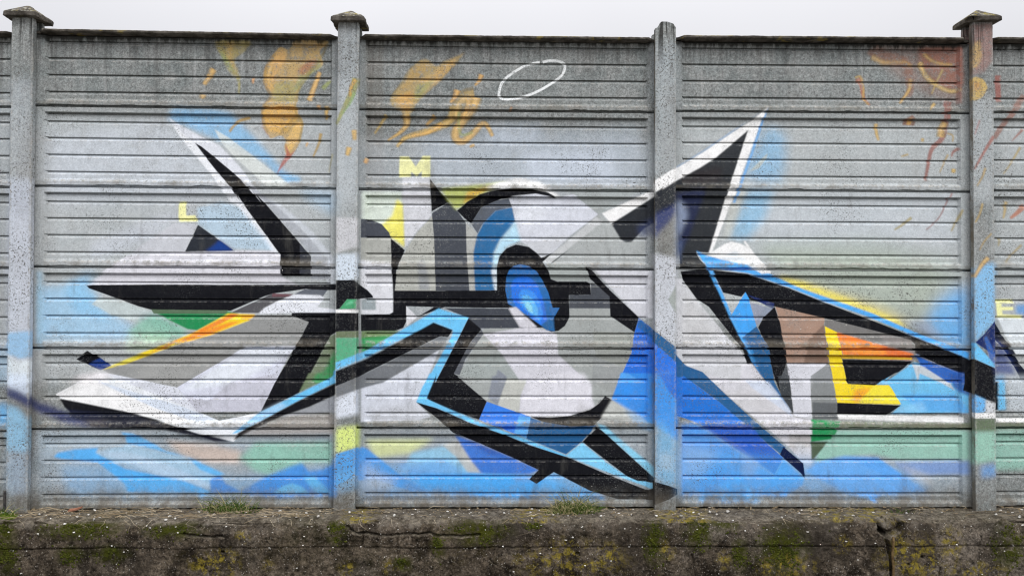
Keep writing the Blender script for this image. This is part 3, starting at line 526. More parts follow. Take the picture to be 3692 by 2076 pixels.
('L',(136,116,70),0.5,0.006,(31,29),[-881,2187,-895,2157]),
('L',(220,170,120),0.7040000000000001,0.003,(21,19),[-881,2187,-895,2157]),
('L',(226,190,126),0.55,0.004,(8,6),[-881,2187,-895,2157]),
('L',(136,116,70),0.5,0.006,(20,11),[28,2516,13,2492]),
('L',(190,130,96),0.528,0.003,(14,7),[28,2516,13,2492]),
('L',(231,235,238),0.95,0.002,(18,16),[-55,2582,-51,2626,-34,2675,10,2720,81,2767,134,2792,204,2807]),
('L',(231,235,238),0.95,0.002,(18,16),[222,2806,266,2817,319,2814,355,2800,364,2776,346,2727,293,2682,222,2637,152,2603,72,2579,-7,2568,-42,2578,-55,2599]),
('L',(142,102,86),0.62,0.01,(97,32),[2328,2917,2391,2864,2499,2838,2552,2807,2570,2718,2574,2638,2551,2611]),
('L',(136,116,70),0.5,0.006,(46,24),[2328,2859,2400,2824,2489,2825,2543,2825,2588,2799]),
('L',(192,158,100),0.528,0.008,(32,16),[2328,2859,2400,2824,2489,2825,2543,2825,2588,2799]),
('L',(226,190,126),0.55,0.004,(13,5),[2328,2859,2400,2824,2489,2825,2543,2825,2588,2799]),
('L',(136,116,70),0.5,0.006,(38,16),[2579,2718,2565,2646,2506,2561]),
('L',(196,160,104),0.616,0.003,(26,11),[2579,2718,2565,2646,2506,2561]),
('L',(226,190,126),0.55,0.004,(11,3),[2579,2718,2565,2646,2506,2561]),
('P',(138,104,90),0.45,0.05,0,[2310,2931,2896,2954,2911,2560,2731,2594,2507,2718,2382,2833]),
('P',(150,100,84),0.7,0.012,0,[2634,2929,2900,2931,2912,2685,2831,2649,2741,2675,2678,2737,2629,2808]),
('P',(119,113,104),0.5,0.02,0,[2642,2790,2741,2755,2831,2774,2777,2720,2714,2719]),
('L',(136,116,70),0.5,0.006,(43,32),[2638,2826,2669,2746,2741,2684,2822,2644,2894,2649]),
('L',(184,160,108),0.66,0.006,(30,21),[2638,2826,2669,2746,2741,2684,2822,2644,2894,2649]),
('L',(226,190,126),0.55,0.004,(12,6),[2638,2826,2669,2746,2741,2684,2822,2644,2894,2649]),
('L',(136,116,70),0.5,0.006,(33,24),[2661,2880,2733,2827,2850,2810]),
('L',(190,150,100),0.44,0.008,(23,16),[2661,2880,2733,2827,2850,2810]),
('L',(226,190,126),0.55,0.004,(9,5),[2661,2880,2733,2827,2850,2810]),
('L',(136,116,70),0.5,0.006,(18,11),[2786,2783,2750,2711,2712,2625]),
('L',(190,168,116),0.7040000000000001,0.003,(12,7),[2786,2783,2750,2711,2712,2625]),
('L',(150,96,84),0.55,0.008,(30,23),[2886,2927,2884,2559]),
('L',(176,110,84),0.8,0.003,(40,11),[2236,2720,2260,2680,2273,2600,2313,2548]),
('L',(136,116,70),0.5,0.006,(18,13),[2220,2724,2255,2729,2273,2662,2273,2591,2304,2551]),
('L',(200,168,104),0.7040000000000001,0.003,(12,9),[2220,2724,2255,2729,2273,2662,2273,2591,2304,2551]),
('L',(136,116,70),0.5,0.006,(28,11),[2731,2563,2691,2518]),
('L',(200,170,108),0.7040000000000001,0.003,(19,7),[2731,2563,2691,2518]),
('L',(226,190,126),0.55,0.004,(8,2),[2731,2563,2691,2518]),
('L',(146,90,80),0.8,0.003,(49,18),[2817,2577,2803,2505,2798,2416,2775,2335,2712,2272,2689,2183,2668,2067]),
('L',(136,116,70),0.5,0.006,(51,66),[2798,2443,2775,2398,2768,2348]),
('L',(200,164,100),0.66,0.003,(35,44),[2798,2443,2775,2398,2768,2348]),
('L',(226,190,126),0.55,0.004,(14,13),[2798,2443,2775,2398,2768,2348]),
('L',(136,116,70),0.5,0.006,(13,11),[2811,2371,2847,2358,2845,2318]),
('L',(186,156,96),0.616,0.003,(9,7),[2811,2371,2847,2358,2845,2318]),
('L',(136,116,70),0.5,0.006,(33,18),[2351,2430,2355,2368,2369,2324]),
('L',(190,160,96),0.7040000000000001,0.003,(23,12),[2351,2430,2355,2368,2369,2324]),
('L',(226,190,126),0.55,0.004,(9,4),[2351,2430,2355,2368,2369,2324]),
('P',(128,88,70),0.8,0.006,0,[2519,2423,2533,2459,2578,2484,2607,2446,2596,2419]),
('P',(200,160,96),0.85,0.006,0,[2546,2427,2564,2466,2591,2448,2569,2423]),
('L',(136,116,70),0.5,0.006,(25,21),[2651,2339,2651,2318]),
('L',(196,166,100),0.7040000000000001,0.003,(18,14),[2651,2339,2651,2318]),
('L',(136,116,70),0.5,0.006,(38,32),[2851,2144,2850,2120]),
('L',(196,166,92),0.7040000000000001,0.003,(26,21),[2851,2144,2850,2120]),
('L',(226,190,126),0.55,0.004,(11,6),[2851,2144,2850,2120]),
('L',(146,94,84),0.8,0.003,(23,11),[2881,2275,2847,2251,2839,2221]),
('L',(136,116,70),0.5,0.006,(15,8),[2815,2237,2761,2121]),
('L',(190,166,120),0.616,0.003,(11,5),[2815,2237,2761,2121]),
('L',(136,116,70),0.5,0.006,(15,11),[2559,2236,2514,2222]),
('L',(190,166,110),0.616,0.003,(11,7),[2559,2236,2514,2222]),
('P',(152,112,104),0.62,0.012,0,[2964,3067,3104,3077,3098,2839,3039,2762,2962,2739]),
('P',(202,172,112),0.7,0.014,0,[2963,2936,3013,2964,3026,2865,3003,2802,2962,2775]),
('P',(198,168,98),0.85,0.006,1,[2962,2717,3021,2720,3052,2686,3058,2650,3020,2596,2961,2587]),
('P',(176,120,80),0.5,0.014,0,[2971,2703,3011,2695,3020,2650,2970,2641]),
('L',(154,96,84),0.8,0.003,(25,12),[3101,2351,3045,2265,2974,2140]),
('L',(136,116,70),0.5,0.006,(20,11),[3044,2149,3026,2096,2990,2033]),
('L',(190,160,100),0.528,0.003,(14,7),[3044,2149,3026,2096,2990,2033]),
('L',(160,90,84),0.6,0.003,(11,7),[3010,2453,2978,2363]),
('L',(154,94,84),0.8,0.003,(39,35),[3140,2745,3139,2669,3144,2575]),
('L',(142,102,90),0.8,0.003,(39,32),[3309,2616,3209,2481,3110,2342]),
('L',(150,102,90),0.8,0.003,(19,7),[3299,2401,3226,2325]),
('L',(136,116,70),0.5,0.006,(18,8),[3280,2285,3216,2177,3170,2114]),
('L',(190,170,110),0.528,0.003,(12,5),[3280,2285,3216,2177,3170,2114]),
('L',(140,96,92),0.8,0.003,(11,7),[2829,1989,2773,1864,2727,1801,2672,1755]),
('L',(136,116,70),0.5,0.006,(18,11),[2897,1882,2871,1820,2833,1747]),
('L',(170,156,100),0.616,0.003,(12,7),[2897,1882,2871,1820,2833,1747]),
('L',(136,116,70),0.5,0.006,(23,11),[2577,1832,2521,1787,2467,1754]),
('L',(170,160,110),0.616,0.003,(16,7),[2577,1832,2521,1787,2467,1754]),
('L',(136,116,70),0.5,0.006,(38,29),[3059,1578,3014,1527,2970,1454]),
('L',(190,156,100),0.7040000000000001,0.003,(26,19),[3059,1578,3014,1527,2970,1454]),
('L',(226,190,126),0.55,0.004,(11,6),[3059,1578,3014,1527,2970,1454]),
('L',(136,116,70),0.5,0.006,(18,11),[3025,1923,3007,1856,2977,1801]),
('L',(186,160,104),0.7040000000000001,0.003,(12,7),[3025,1923,3007,1856,2977,1801]),
('L',(136,116,70),0.5,0.006,(13,8),[3082,1732,3032,1678,3005,1625]),
('L',(186,160,104),0.528,0.003,(9,5),[3082,1732,3032,1678,3005,1625]),
('L',(176,112,84),0.8,0.003,(39,16),[3304,1911,3259,1866,3214,1831]),
('L',(136,116,70),0.5,0.006,(33,13),[3187,1937,3178,1875,3169,1830]),
('L',(170,156,110),0.528,0.003,(23,9),[3187,1937,3178,1875,3169,1830]),
('L',(226,190,126),0.55,0.004,(9,3),[3187,1937,3178,1875,3169,1830]),
('L',(136,116,70),0.5,0.006,(18,11),[3285,1661,3221,1599,3176,1545]),
('L',(176,160,116),0.528,0.003,(12,7),[3285,1661,3221,1599,3176,1545]),
('L',(136,116,70),0.5,0.006,(23,11),[3145,1705,3136,1652]),
('L',(170,160,120),0.44,0.003,(16,7),[3145,1705,3136,1652])]
MX0, MX1, MZ0, MZ1, PPM = -3.75, 3.75, -0.1, 3.1, 360
MW, MH = int((MX1-MX0)*PPM), int((MZ1-MZ0)*PPM)
def catmull(p, closed=True):
    n = len(p); o = []
    for i in range(n if closed else n-1):
        g = (lambda k: p[k % n]) if closed else (lambda k: p[min(max(k, 0), n-1)])
        a, b, c, d = g(i-1), g(i), g(i+1), g(i+2)
        for t in (0, .25, .5, .75):
            o.append(0.5*((2*b)+(c-a)*t+(2*a-5*b+4*c-d)*t*t+(3*b-a-3*c+d)*t**3))
    if not closed: o.append(p[-1])
    return np.array(o)
def boxblur(a, r):
    if r < 1: return a
    for ax in (0, 1):
        for _ in range(2):
            c = np.cumsum(np.insert(np.pad(a, [(r, r) if k == ax else (0, 0) for k in (0, 1)], mode='edge'), 0, 0, axis=ax), axis=ax)
            a = (np.take(c, np.arange(2*r+1, c.shape[ax]), axis=ax)-np.take(c, np.arange(0, c.shape[ax]-2*r-1), axis=ax))/(2*r+1)
    return a
def lin(c): c = np.asarray(c)/255.0; return np.where(c <= .04045, c/12.92, ((c+.055)/1.055)**2.4)
def raster():
    rgb = np.zeros((MH, MW, 3), np.float32); al = np.zeros((MH, MW), np.float32)
    for kind, col, a, bl, ex, pts in SH:
        p = np.array(pts, float).reshape(-1, 2)/1000
        if kind == 'L':
            p = catmull(p, False) if len(p) > 2 else p
            t = np.linspace(0, 1, len(p)); hw = (ex[0]*(1-t)+ex[1]*t)/2000
            d = np.gradient(p, axis=0); d /= np.linalg.norm(d, axis=1, keepdims=True)+1e-9
            nrm = np.stack([-d[:, 1], d[:, 0]], 1)*hw[:, None]
            p = np.concatenate([p+nrm, (p-nrm)[::-1]])
        elif ex: p = catmull(p)
        q = np.stack([(p[:, 0]-MX0)*PPM, (p[:, 1]-MZ0)*PPM], 1)
        r = max(0, int(round(bl*PPM*0.6))); m = 2*r+2
        x0, x1 = max(0, int(q[:, 0].min())-m), min(MW, int(q[:, 0].max())+m+1)
        y0, y1 = max(0, int(q[:, 1].min())-m), min(MH, int(q[:, 1].max())+m+1)
        if x1 <= x0 or y1 <= y0: continue
        cov = np.zeros((y1-y0, x1-x0)); ii = np.arange(x0, x1)
        qa, qb = q, np.roll(q, -1, 0); SS = 3
        for sy in range((y1-y0)*SS):
            y = y0+(sy+.5)/SS
            k = (qa[:, 1] <= y) != (qb[:, 1] <= y)
            if not k.any(): continue
            A, Bq = qa[k], qb[k]; xs = np.sort(A[:, 0]+(y-A[:, 1])/(Bq[:, 1]-A[:, 1])*(Bq[:, 0]-A[:, 0]))
            for j in range(0, len(xs)-1, 2):
                cov[sy//SS] += np.clip(np.minimum(xs[j+1], ii+1)-np.maximum(xs[j], ii), 0, 1)/SS
        cov = boxblur(np.clip(cov, 0, 1), r)*a
        if r > 2:                                                       # sprayed edges are grainy and uneven
            cov = np.clip(cov*(1+.35*(1-cov)*(rng.random(cov.shape)-.5)), 0, 1)
        c = np.minimum(lin(col)/0.95, .88)
        s3 = rgb[y0:y1, x0:x1]; sa = al[y0:y1, x0:x1]
        na = cov+sa*(1-cov)
        s3[:] = (c*cov[..., None]+s3*(sa*(1-cov))[..., None])/np.maximum(na, 1e-5)[..., None]
        sa[:] = na
    px = np.ones((MH, MW, 4), np.float32); px[..., :3] = rgb; px[..., 3] = al
    im = bpy.data.images.new('mural', MW, MH, alpha=True, float_buffer=True)
    im.colorspace_settings.name = 'Non-Color'; im.alpha_mode = 'CHANNEL_PACKED'
    im.pixels.foreach_set(px.ravel()); im.update(); im.pack(); return im
MURAL = raster()
def mural_uv(me, k=1.0):
    uv = me.uv_layers.new(name='mural'); n = len(me.loops)
    vi = np.empty(n, np.int32); me.loops.foreach_get('vertex_index', vi)
    co = np.empty(len(me.vertices)*3); me.vertices.foreach_get('co', co); co = co.reshape(-1, 3)[vi]
    u = (CX+(co[:, 0]-CX)*k-MX0)/(MX1-MX0); v = (CZ+(co[:, 2]-CZ)*k-MZ0)/(MZ1-MZ0)
    uv.data.foreach_set('uv', np.stack([u, v], 1).ravel().astype(np.float32))

# ------------------------------------------------------------------ materials
class NT:
    def __init__(s, name):
        s.m = bpy.data.materials.new(name); s.m.use_nodes = True; s.t = s.m.node_tree
        s.b = s.t.nodes['Principled BSDF']; s.b.inputs['Specular IOR Level'].default_value = 0.04
        g = s.n('ShaderNodeNewGeometry'); s.pos = g.outputs['Position']; s.nor = g.outputs['Normal']
    def n(s, t): return s.t.nodes.new(t)
    def put(s, sock, v):
        if hasattr(v, 'is_linked'): s.t.links.new(v, sock)
        else: sock.default_value = v if not isinstance(v, tuple) or len(v) != 3 or sock.type == 'VECTOR' else (*v, 1)
    def math(s, op, a, b=0.0, clamp=False):
        q = s.n('ShaderNodeMath'); q.operation = op; q.use_clamp = clamp; s.put(q.inputs[0], a); s.put(q.inputs[1], b); return q.outputs[0]
    def mix(s, f, a, b, mode='MIX'):
        q = s.n('ShaderNodeMix'); q.data_type = 'RGBA'; q.blend_type = mode; s.put(q.inputs[0], f); s.put(q.inputs[6], a); s.put(q.inputs[7], b); return q.outputs[2]
    def scale(s, v, xyz):
        q = s.n('ShaderNodeVectorMath'); q.operation = 'MULTIPLY'; s.put(q.inputs[0], v); q.inputs[1].default_value = xyz; return q.outputs[0]
    def noise(s, sc, det=4, rough=.55, v=None, lo=None, hi=None):
        q = s.n('ShaderNodeTexNoise'); q.inputs['Scale'].default_value = sc; q.inputs['Detail'].default_value = det; q.inputs['Roughness'].default_value = rough
        s.put(q.inputs['Vector'], v if v is not None else s.pos); r = q.outputs[0]
        return s.ramp(r, lo, hi) if lo is not None else r
    def vor(s, sc, lo, hi, v=None):
        q = s.n('ShaderNodeTexVoronoi'); q.inputs['Scale'].default_value = sc; s.put(q.inputs['Vector'], v if v is not None else s.pos); return s.ramp(q.outputs['Distance'], lo, hi)
    def ramp(s, v, lo, hi, a=0.0, b=1.0):
        q = s.n('ShaderNodeMapRange'); q.interpolation_type = 'SMOOTHSTEP'
        for i, x in enumerate((v, lo, hi, a, b)): s.put(q.inputs[i], x)
        return q.outputs[0]
    def attr(s, name):
        q = s.n('ShaderNodeAttribute'); q.attribute_name = name; return q.outputs['Fac']
    def sep(s):
        q = s.n('ShaderNodeSeparateXYZ'); s.put(q.inputs[0], s.pos); return q.outputs
    def bump(s, h, st, dist):
        q = s.n('ShaderNodeBump'); q.inputs['Strength'].default_value = st; q.inputs['Distance'].default_value = dist; s.put(q.inputs['Height'], h); s.put(s.b.inputs['Normal'], q.outputs[0])
    def done(s, col, rough):
        s.put(s.b.inputs['Base Color'], col); s.put(s.b.inputs['Roughness'], rough); return s.m

def painted_concrete(name, post):
    t = NT(name); x, y, z = t.sep()
    big = t.noise(1.1, 5, .6); mid = t.noise(9, 5, .65); fine = t.noise(130, 3, .7)
    c = t.mix(t.ramp(big, .35, .65), (.176, .198, .197), (.272, .298, .297))
    c = t.mix(t.ramp(mid, .3, .72), c, (.300, .312, .306))
    c = t.mix(t.math('MULTIPLY', t.noise(42, 3, .7, None, .5, .72), .6), c, (.095, .095, .094))
    grain = t.math('MULTIPLY', t.ramp(fine, .25, .78, .62, 1.34), t.ramp(t.noise(58, 3, .75), .3, .72, .74, 1.2))
    gcol = t.n('ShaderNodeCombineXYZ'); [t.put(gcol.inputs[i], grain) for i in range(3)]
    c = t.mix(1.0, c, gcol.outputs[0], 'MULTIPLY')
    # rain streaks under the coping and at a few places lower down
    stv = t.scale(t.pos, (16, 1, .55)); streak = t.noise(1.0, 4, .6, stv, .5, .74)
    top = t.ramp(z, 2.3, 2.93)
    c = t.mix(t.math('MULTIPLY', streak, t.math('ADD', t.math('MULTIPLY', top, .42), .16)), c, (.085, .083, .08))
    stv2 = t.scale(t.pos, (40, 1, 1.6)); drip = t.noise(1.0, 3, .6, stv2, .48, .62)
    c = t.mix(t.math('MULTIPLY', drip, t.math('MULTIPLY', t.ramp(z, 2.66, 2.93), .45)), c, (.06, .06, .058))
    shade_algae = t.math('MULTIPLY', t.ramp(t.math('ADD', z, t.math('MULTIPLY', t.noise(1.0, 3, .6, t.scale(t.pos, (30, 1, .4))), .10)), 2.955, 2.985), .88)  # coping's shadow band painted into the panel colour, mixed with algae drips
    rust = t.math('MULTIPLY', t.noise(1.0, 2, .5, t.scale(t.pos, (3.2, 1, .28)), .62, .70), .35)
    c = t.mix(rust, c, (.14, .115, .09))
    lime = t.math('MULTIPLY', t.noise(1.0, 4, .65, t.scale(t.pos, (22, 1, .9)), .58, .72), .45)
    c = t.mix(lime, c, (.40, .41, .41))
    # the paint
    im = t.n('ShaderNodeTexImage'); im.image = MURAL; im.extension = 'EXTEND'; im.interpolation = 'Cubic'
    uv = t.n('ShaderNodeUVMap'); uv.uv_map = 'mural'; t.put(im.inputs[0], uv.outputs[0])
    patch = t.noise(2.6, 4, .6)
    pits = t.math('MULTIPLY', t.noise(105 if not post else 80, 2.5, .75, None, .555 if not post else .54, .64 if not post else .61), t.ramp(patch, .47 if not post else .36, .64 if not post else .66, .03 if not post else .28, 1))
    pits = t.math('MAXIMUM', pits, t.math('MULTIPLY', t.noise(36, 3, .75, None, .66, .72), t.ramp(patch, .5, .62)))
    wear = t.attr('wear'); wearn = t.math('MULTIPLY', wear, t.noise(30, 5, .8, None, .45, .62))
    foot = t.math('MULTIPLY', t.ramp(z, .19, .0), t.noise(20, 5, .7, None, .36, .62))
    toploss = t.math('MULTIPLY', t.ramp(z, 1.9, 2.8), t.math('MULTIPLY', .85, t.noise(26, 6, .85, None, .47, .66)))
    loss = t.math('MAXIMUM', t.math('MAXIMUM', t.math('MAXIMUM', pits, toploss), t.math('MULTIPLY', wearn, .8)), t.math('MULTIPLY', foot, .95))
    runs = t.noise(1.0, 4, .6, t.scale(t.pos, (26, 1, 1.1)), .50, .72)
    thin = t.math('MULTIPLY', t.math('MAXIMUM', t.math('MULTIPLY', runs, .22), t.noise(4.5, 6, .7, None, .5, .72)), .28)
    lum = t.n('ShaderNodeRGBToBW'); t.put(lum.inputs[0], im.outputs[0])
    cover = t.math('MULTIPLY', t.math('MULTIPLY', im.outputs[1], t.math('SUBTRACT', 1.0, t.math('MULTIPLY', thin, t.ramp(lum.outputs[0], .02, .3, .03, 1.0)))), t.math('SUBTRACT', 1.0, t.math('MULTIPLY', loss, t.ramp(lum.outputs[0], .01, .12, .28, .92))))
    g2 = t.math('MULTIPLY', t.ramp(fine, .2, .8, .88, 1.1), t.ramp(t.noise(22, 5, .7), .3, .7, .93, 1.05)); gc2 = t.n('ShaderNodeCombineXYZ'); [t.put(gc2.inputs[i], g2) for i in range(3)]
    pc = t.mix(1.0, im.outputs[0], gc2.outputs[0], 'MULTIPLY')
    pitc = t.mix(t.math('MULTIPLY', pits, t.ramp(lum.outputs[0], .02, .15)), c, (.085, .082, .075))
    c = t.mix(cover, pitc, pc)
    # bare pale aggregate on chipped arrises
    chip = t.math('MULTIPLY', t.math('MULTIPLY', t.attr('crest'), t.noise(40, 5, .85, None, .46, .62)), t.math('MULTIPLY', .72, t.math('MAXIMUM', t.ramp(lum.outputs[0], .02, .2, .35, 1.0), t.math('SUBTRACT', 1.0, im.outputs[1]))))
    c = t.mix(chip, c, (.58, .55, .50))
    spk = t.math('MULTIPLY', t.noise(95, 1.5, .6, None, .715, .75), t.noise(3.1, 3, .6, None, .56, .66))
    c = t.mix(spk, c, (.62, .60, .56))
    # brown dirt lying on the lips and at the foot
    lip = t.math('MULTIPLY', t.attr('lip'), t.math('ADD', t.math('MULTIPLY', t.noise(5, 5, .7, None, .42, .66), .5), .10))
    c = t.mix(lip, c, (.135, .118, .09))
    mud = t.math('MULTIPLY', t.ramp(z, .17, .0), t.noise(9, 5, .7, t.scale(t.pos, (1, 1, .6)), .30, .64))
    c = t.mix(t.math('MULTIPLY', mud, .85), c, (.105, .09, .068))
    c = t.mix(shade_algae if not post else t.math('MULTIPLY', t.math('MULTIPLY', t.ramp(z, 2.72, 3.0), drip), .8), c, (.022, .022, .020))  # panels: painted shade below the coping; posts: drip streaks below the caps
    seam_dirt = t.math('MULTIPLY', t.noise(1.0, 4, .7, t.scale(t.pos, (9, 1, 2.2)), .56, .74), .30)
    c = t.mix(seam_dirt, c, (.10, .098, .09))
    t.bump(t.math('ADD', t.math('MULTIPLY', fine, .5), t.math('SUBTRACT', t.noise(60, 3, .7), t.math('MULTIPLY', pits, .8))), .35, .0035)
    return t.done(c, .82)
def weathered(name):
    t = NT(name); mid = t.noise(14, 5, .65); fine = t.noise(120, 3, .7)
    c = t.mix(t.ramp(mid, .35, .65), (.035, .031, .026), (.115, .104, .09))
    c = t.mix(t.noise(30, 4, .7, None, .5, .66), c, (.05, .045, .038))
    nz = t.n('ShaderNodeSeparateXYZ'); t.put(nz.inputs[0], t.nor)
    up = t.ramp(nz.outputs[2], .25, .75)
    c = t.mix(t.math('MULTIPLY', up, t.noise(13, 4, .7, None, .5, .64)), c, (.20, .165, .05))
    c = t.mix(t.math('MULTIPLY', up, t.noise(40, 4, .7, None, .5, .62)), c, (.26, .25, .21))
    c = t.mix(t.math('MULTIPLY', t.noise(11, 4, .6, None, .60, .70), .7), c, (.22, .17, .05))
    t.bump(t.math('ADD', fine, mid), .5, .006); return t.done(c, .9)
def old_wall(name):
    t = NT(name); x, y, z = t.sep()
    mid = t.noise(7, 6, .7); fine = t.noise(70, 4, .75); pat = t.noise(2.2, 4, .6)
    c = t.mix(t.ramp(mid, .36, .66), (.016, .0125, .009), (.118, .095, .071))
    c = t.mix(t.math('MULTIPLY', t.ramp(pat, .5, .68), .6), c, (.165, .142, .118))
    c = t.mix(t.noise(26, 5, .75, None, .5, .68), c, (.012, .010, .008))
    c = t.mix(t.math('MULTIPLY', t.noise(1.0, 4, .65, t.scale(t.pos, (7, 2, 1.3)), .52, .70), .7), c, (.012, .010, .008))
    c = t.mix(t.math('MULTIPLY', t.noise(85, 2.5, .7, None, .60, .68), .7), c, (.24, .215, .185))
    gr_ = t.ramp(fine, .25, .75, .35, 1.75); gc = t.n('ShaderNodeCombineXYZ'); [t.put(gc.inputs[i], gr_) for i in range(3)]
    c = t.mix(1.0, c, gc.outputs[0], 'MULTIPLY')
    c = t.mix(t.math('MULTIPLY', t.ramp(z, -.085, -.03), t.noise(13, 5, .75, None, .45, .65)), c, (.16, .14, .115))
    c = t.mix(t.math('MULTIPLY', t.noise(1.7, 5, .65, None, .52, .62), .75), c, (.034, .028, .022))
    nz = t.n('ShaderNodeSeparateXYZ'); t.put(nz.inputs[0], t.nor); up = t.ramp(nz.outputs[2], .35, .85)
    soil = t.mix(t.ramp(t.noise(16, 5, .7), .35, .65), (.058, .048, .036), (.175, .152, .118))
    c = t.mix(t.math('MULTIPLY', up, .85), c, t.mix(1.0, soil, gc.outputs[0], 'MULTIPLY'))
    c = t.mix(t.math('MULTIPLY', t.attr('moss'), t.noise(24, 5, .75, None, .36, .56)), c, t.mix(t.noise(90, 2, .6), (.018, .022, .004), (.058, .062, .008)))
    c = t.mix(t.math('MULTIPLY', t.attr('lichen'), t.noise(23, 5, .8, None, .47, .60)), c, t.mix(t.noise(50, 3, .7), (.12, .09, .012), (.33, .26, .035)))
    c = t.mix(t.math('MULTIPLY', t.vor(48, .16, .10), t.noise(5, 3, .6, None, .48, .6)), c, (.34, .32, .29))
    t.bump(t.math('ADD', fine, t.noise(30, 4, .7)), 1.0, .012); return t.done(c, .95)
def plain(name, a, b, sc_, rough=.9, bump=.3):
    t = NT(name); c = t.mix(t.ramp(t.noise(sc_, 5, .65), .35, .65), a, b); t.bump(t.noise(sc_*6, 3, .7), bump, .004); return t.done(c, rough)
def leafy(name, cols):
    t = NT(name); v = t.attr('tint'); c = t.mix(t.ramp(v, 0, .5), cols[0], cols[1]); c = t.mix(t.ramp(v, .5, 1), c, cols[2]); return t.done(c, .7)
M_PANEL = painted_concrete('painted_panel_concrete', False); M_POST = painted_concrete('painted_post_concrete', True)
M_CAP = weathered('lichen_stained_concrete'); M_BASE = old_wall('mossy_old_concrete')
M_STONE = plain('pale_stone', (.42, .40, .36), (.72, .70, .66), 60); M_RUST = plain('rusty_iron', (.07, .045, .022), (.15, .105, .05), 50)
M_TERRA = plain('terracotta', (.22, .10, .065), (.30, .14, .09), 40); M_ROD = plain('dark_metal', (.03, .03, .033), (.07, .065, .06), 60)
M_GRASS = leafy('grass_blades', ((.035, .075, .012), (.085, .13, .025), (.36, .31, .16))); M_STRAW = leafy('dry_straw', ((.16, .12, .07), (.27, .21, .13), (.42, .36, .26)))
M_MOSS2 = plain('dark_moss', (.022, .028, .005), (.070, .078, .012), 40, .95, .8)
M_MOSS = plain('moss_cushion', (.035, .06, .008), (.10, .13, .016), 60, .95, .8)

# ------------------------------------------------------------------ ground
t = NT('gravel_ground'); c = t.mix(t.ramp(t.noise(3, 6, .7), .35, .65), (.15, .14, .125), (.24, .23, .21)); c = t.mix(t.vor(60, .2, .35), (.30, .29, .27), c)
t.bump(t.noise(50, 4, .7), .6, .01); MG = t.done(c, .95)
g = link('ground', mesh('ground', [(-400, -400, -.5), (400, -400, -.5), (400, 400, -.5), (-400, 400, -.5)], [(0, 1, 2, 3)]), MG); tag(g, kind='structure')

# ------------------------------------------------------------------ concrete foundation wall under the fence
def seg_dist(px, pz, pts):
    d = np.full(px.shape, 9.0)
    for (a, b), (c_, e) in zip(pts[:-1], pts[1:]):
        vx, vz = c_-a, e-b; tt = np.clip(((px-a)*vx+(pz-b)*vz)/(vx*vx+vz*vz+1e-9), 0, 1)
        d = np.minimum(d, np.hypot(px-a-tt*vx, pz-b-tt*vz))
    return d
CR = [([(-0.918, -0.059), (-0.868, -0.083), (-0.844, -0.075), (-0.786, -0.085), (-0.712, -0.09), (-0.646, -0.084), (-0.58, -0.076), (-0.514, -0.084), (-0.457, -0.072), (-0.407, -0.089), (-0.283, -0.095), (-0.159, -0.085)], 0.009, 0.022), ([(-0.848, -0.083), (-0.856, -0.153)], 0.009, 0.025), ([(-0.642, -0.084), (-0.646, -0.162)], 0.007, 0.02), ([(2.196, 0.034), (2.221, -0.016), (2.238, -0.066), (2.28, -0.108)], 0.014, 0.04), ([(2.23, -0.071), (2.272, -0.087), (2.314, -0.083), (2.348, -0.067), (2.36, -0.033)], 0.022, 0.06), ([(2.356, 0.025), (2.344, -0.017), (2.365, -0.033)], 0.01, 0.03), ([(2.263, -0.108), (2.28, -0.158), (2.292, -0.216), (2.296, -0.338)], 0.015, 0.04), ([(-1.899, -0.077), (-1.866, -0.085), (-1.825, -0.088), (-1.743, -0.096), (-1.662, -0.094)], 0.01, 0.025), ([(-0.941, -0.038), (-0.908, -0.075), (-0.862, -0.083)], 0.009, 0.02), ([(-2.996, -0.017), (-2.915, -0.007), (-2.854, -0.005)], 0.01, 0.02), ([(0.33, -0.202), (0.338, -0.26), (0.351, -0.331)], 0.008, 0.012), ([(0.263, -0.235), (0.272, -0.331)], 0.006, 0.01), ([(1.101, -0.213), (1.114, -0.262), (1.122, -0.334)], 0.01, 0.015), ([(2.59, -0.288), (2.584, -0.339)], 0.008, 0.02), ([(2.991, 0.024), (3.033, -0.018), (3.118, -0.023)], 0.009, 0.02), ([(-0.101, -0.234), (-0.059, -0.263)], 0.006, 0.012)]      # polylines on the wall's face, (x, z, half width, depth)
HOLES = [(0.419, -0.196, 0.01), (2.482, -0.223, 0.011), (2.397, -0.266, 0.006), (-1.669, -0.184, 0.008)]
MOSS = [(-2.556, -0.202, 0.079, 0.053), (-2.509, -0.047, 0.228, 0.061), (-2.329, -0.194, 0.105, 0.053), (-2.939, -0.062, 0.07, 0.079), (-2.929, -0.2, 0.088, 0.105), (-0.99, -0.05, 0.053, 0.07), (-1.008, -0.067, 0.053, 0.079), (-0.612, -0.257, 0.053, 0.044), (-0.407, -0.159, 0.044, 0.07), (-0.159, -0.069, 0.176, 0.079), (0.879, -0.121, 0.07, 0.14), (0.155, -0.028, 0.053, 0.035), (1.147, -0.08, 0.097, 0.097), (1.39, -0.205, 0.053, 0.097), (1.649, -0.173, 0.149, 0.14), (3.006, -0.168, 0.097, 0.132), (1.306, -0.023, 0.105, 0.053), (-1.956, -0.056, 0.176, 0.053)]
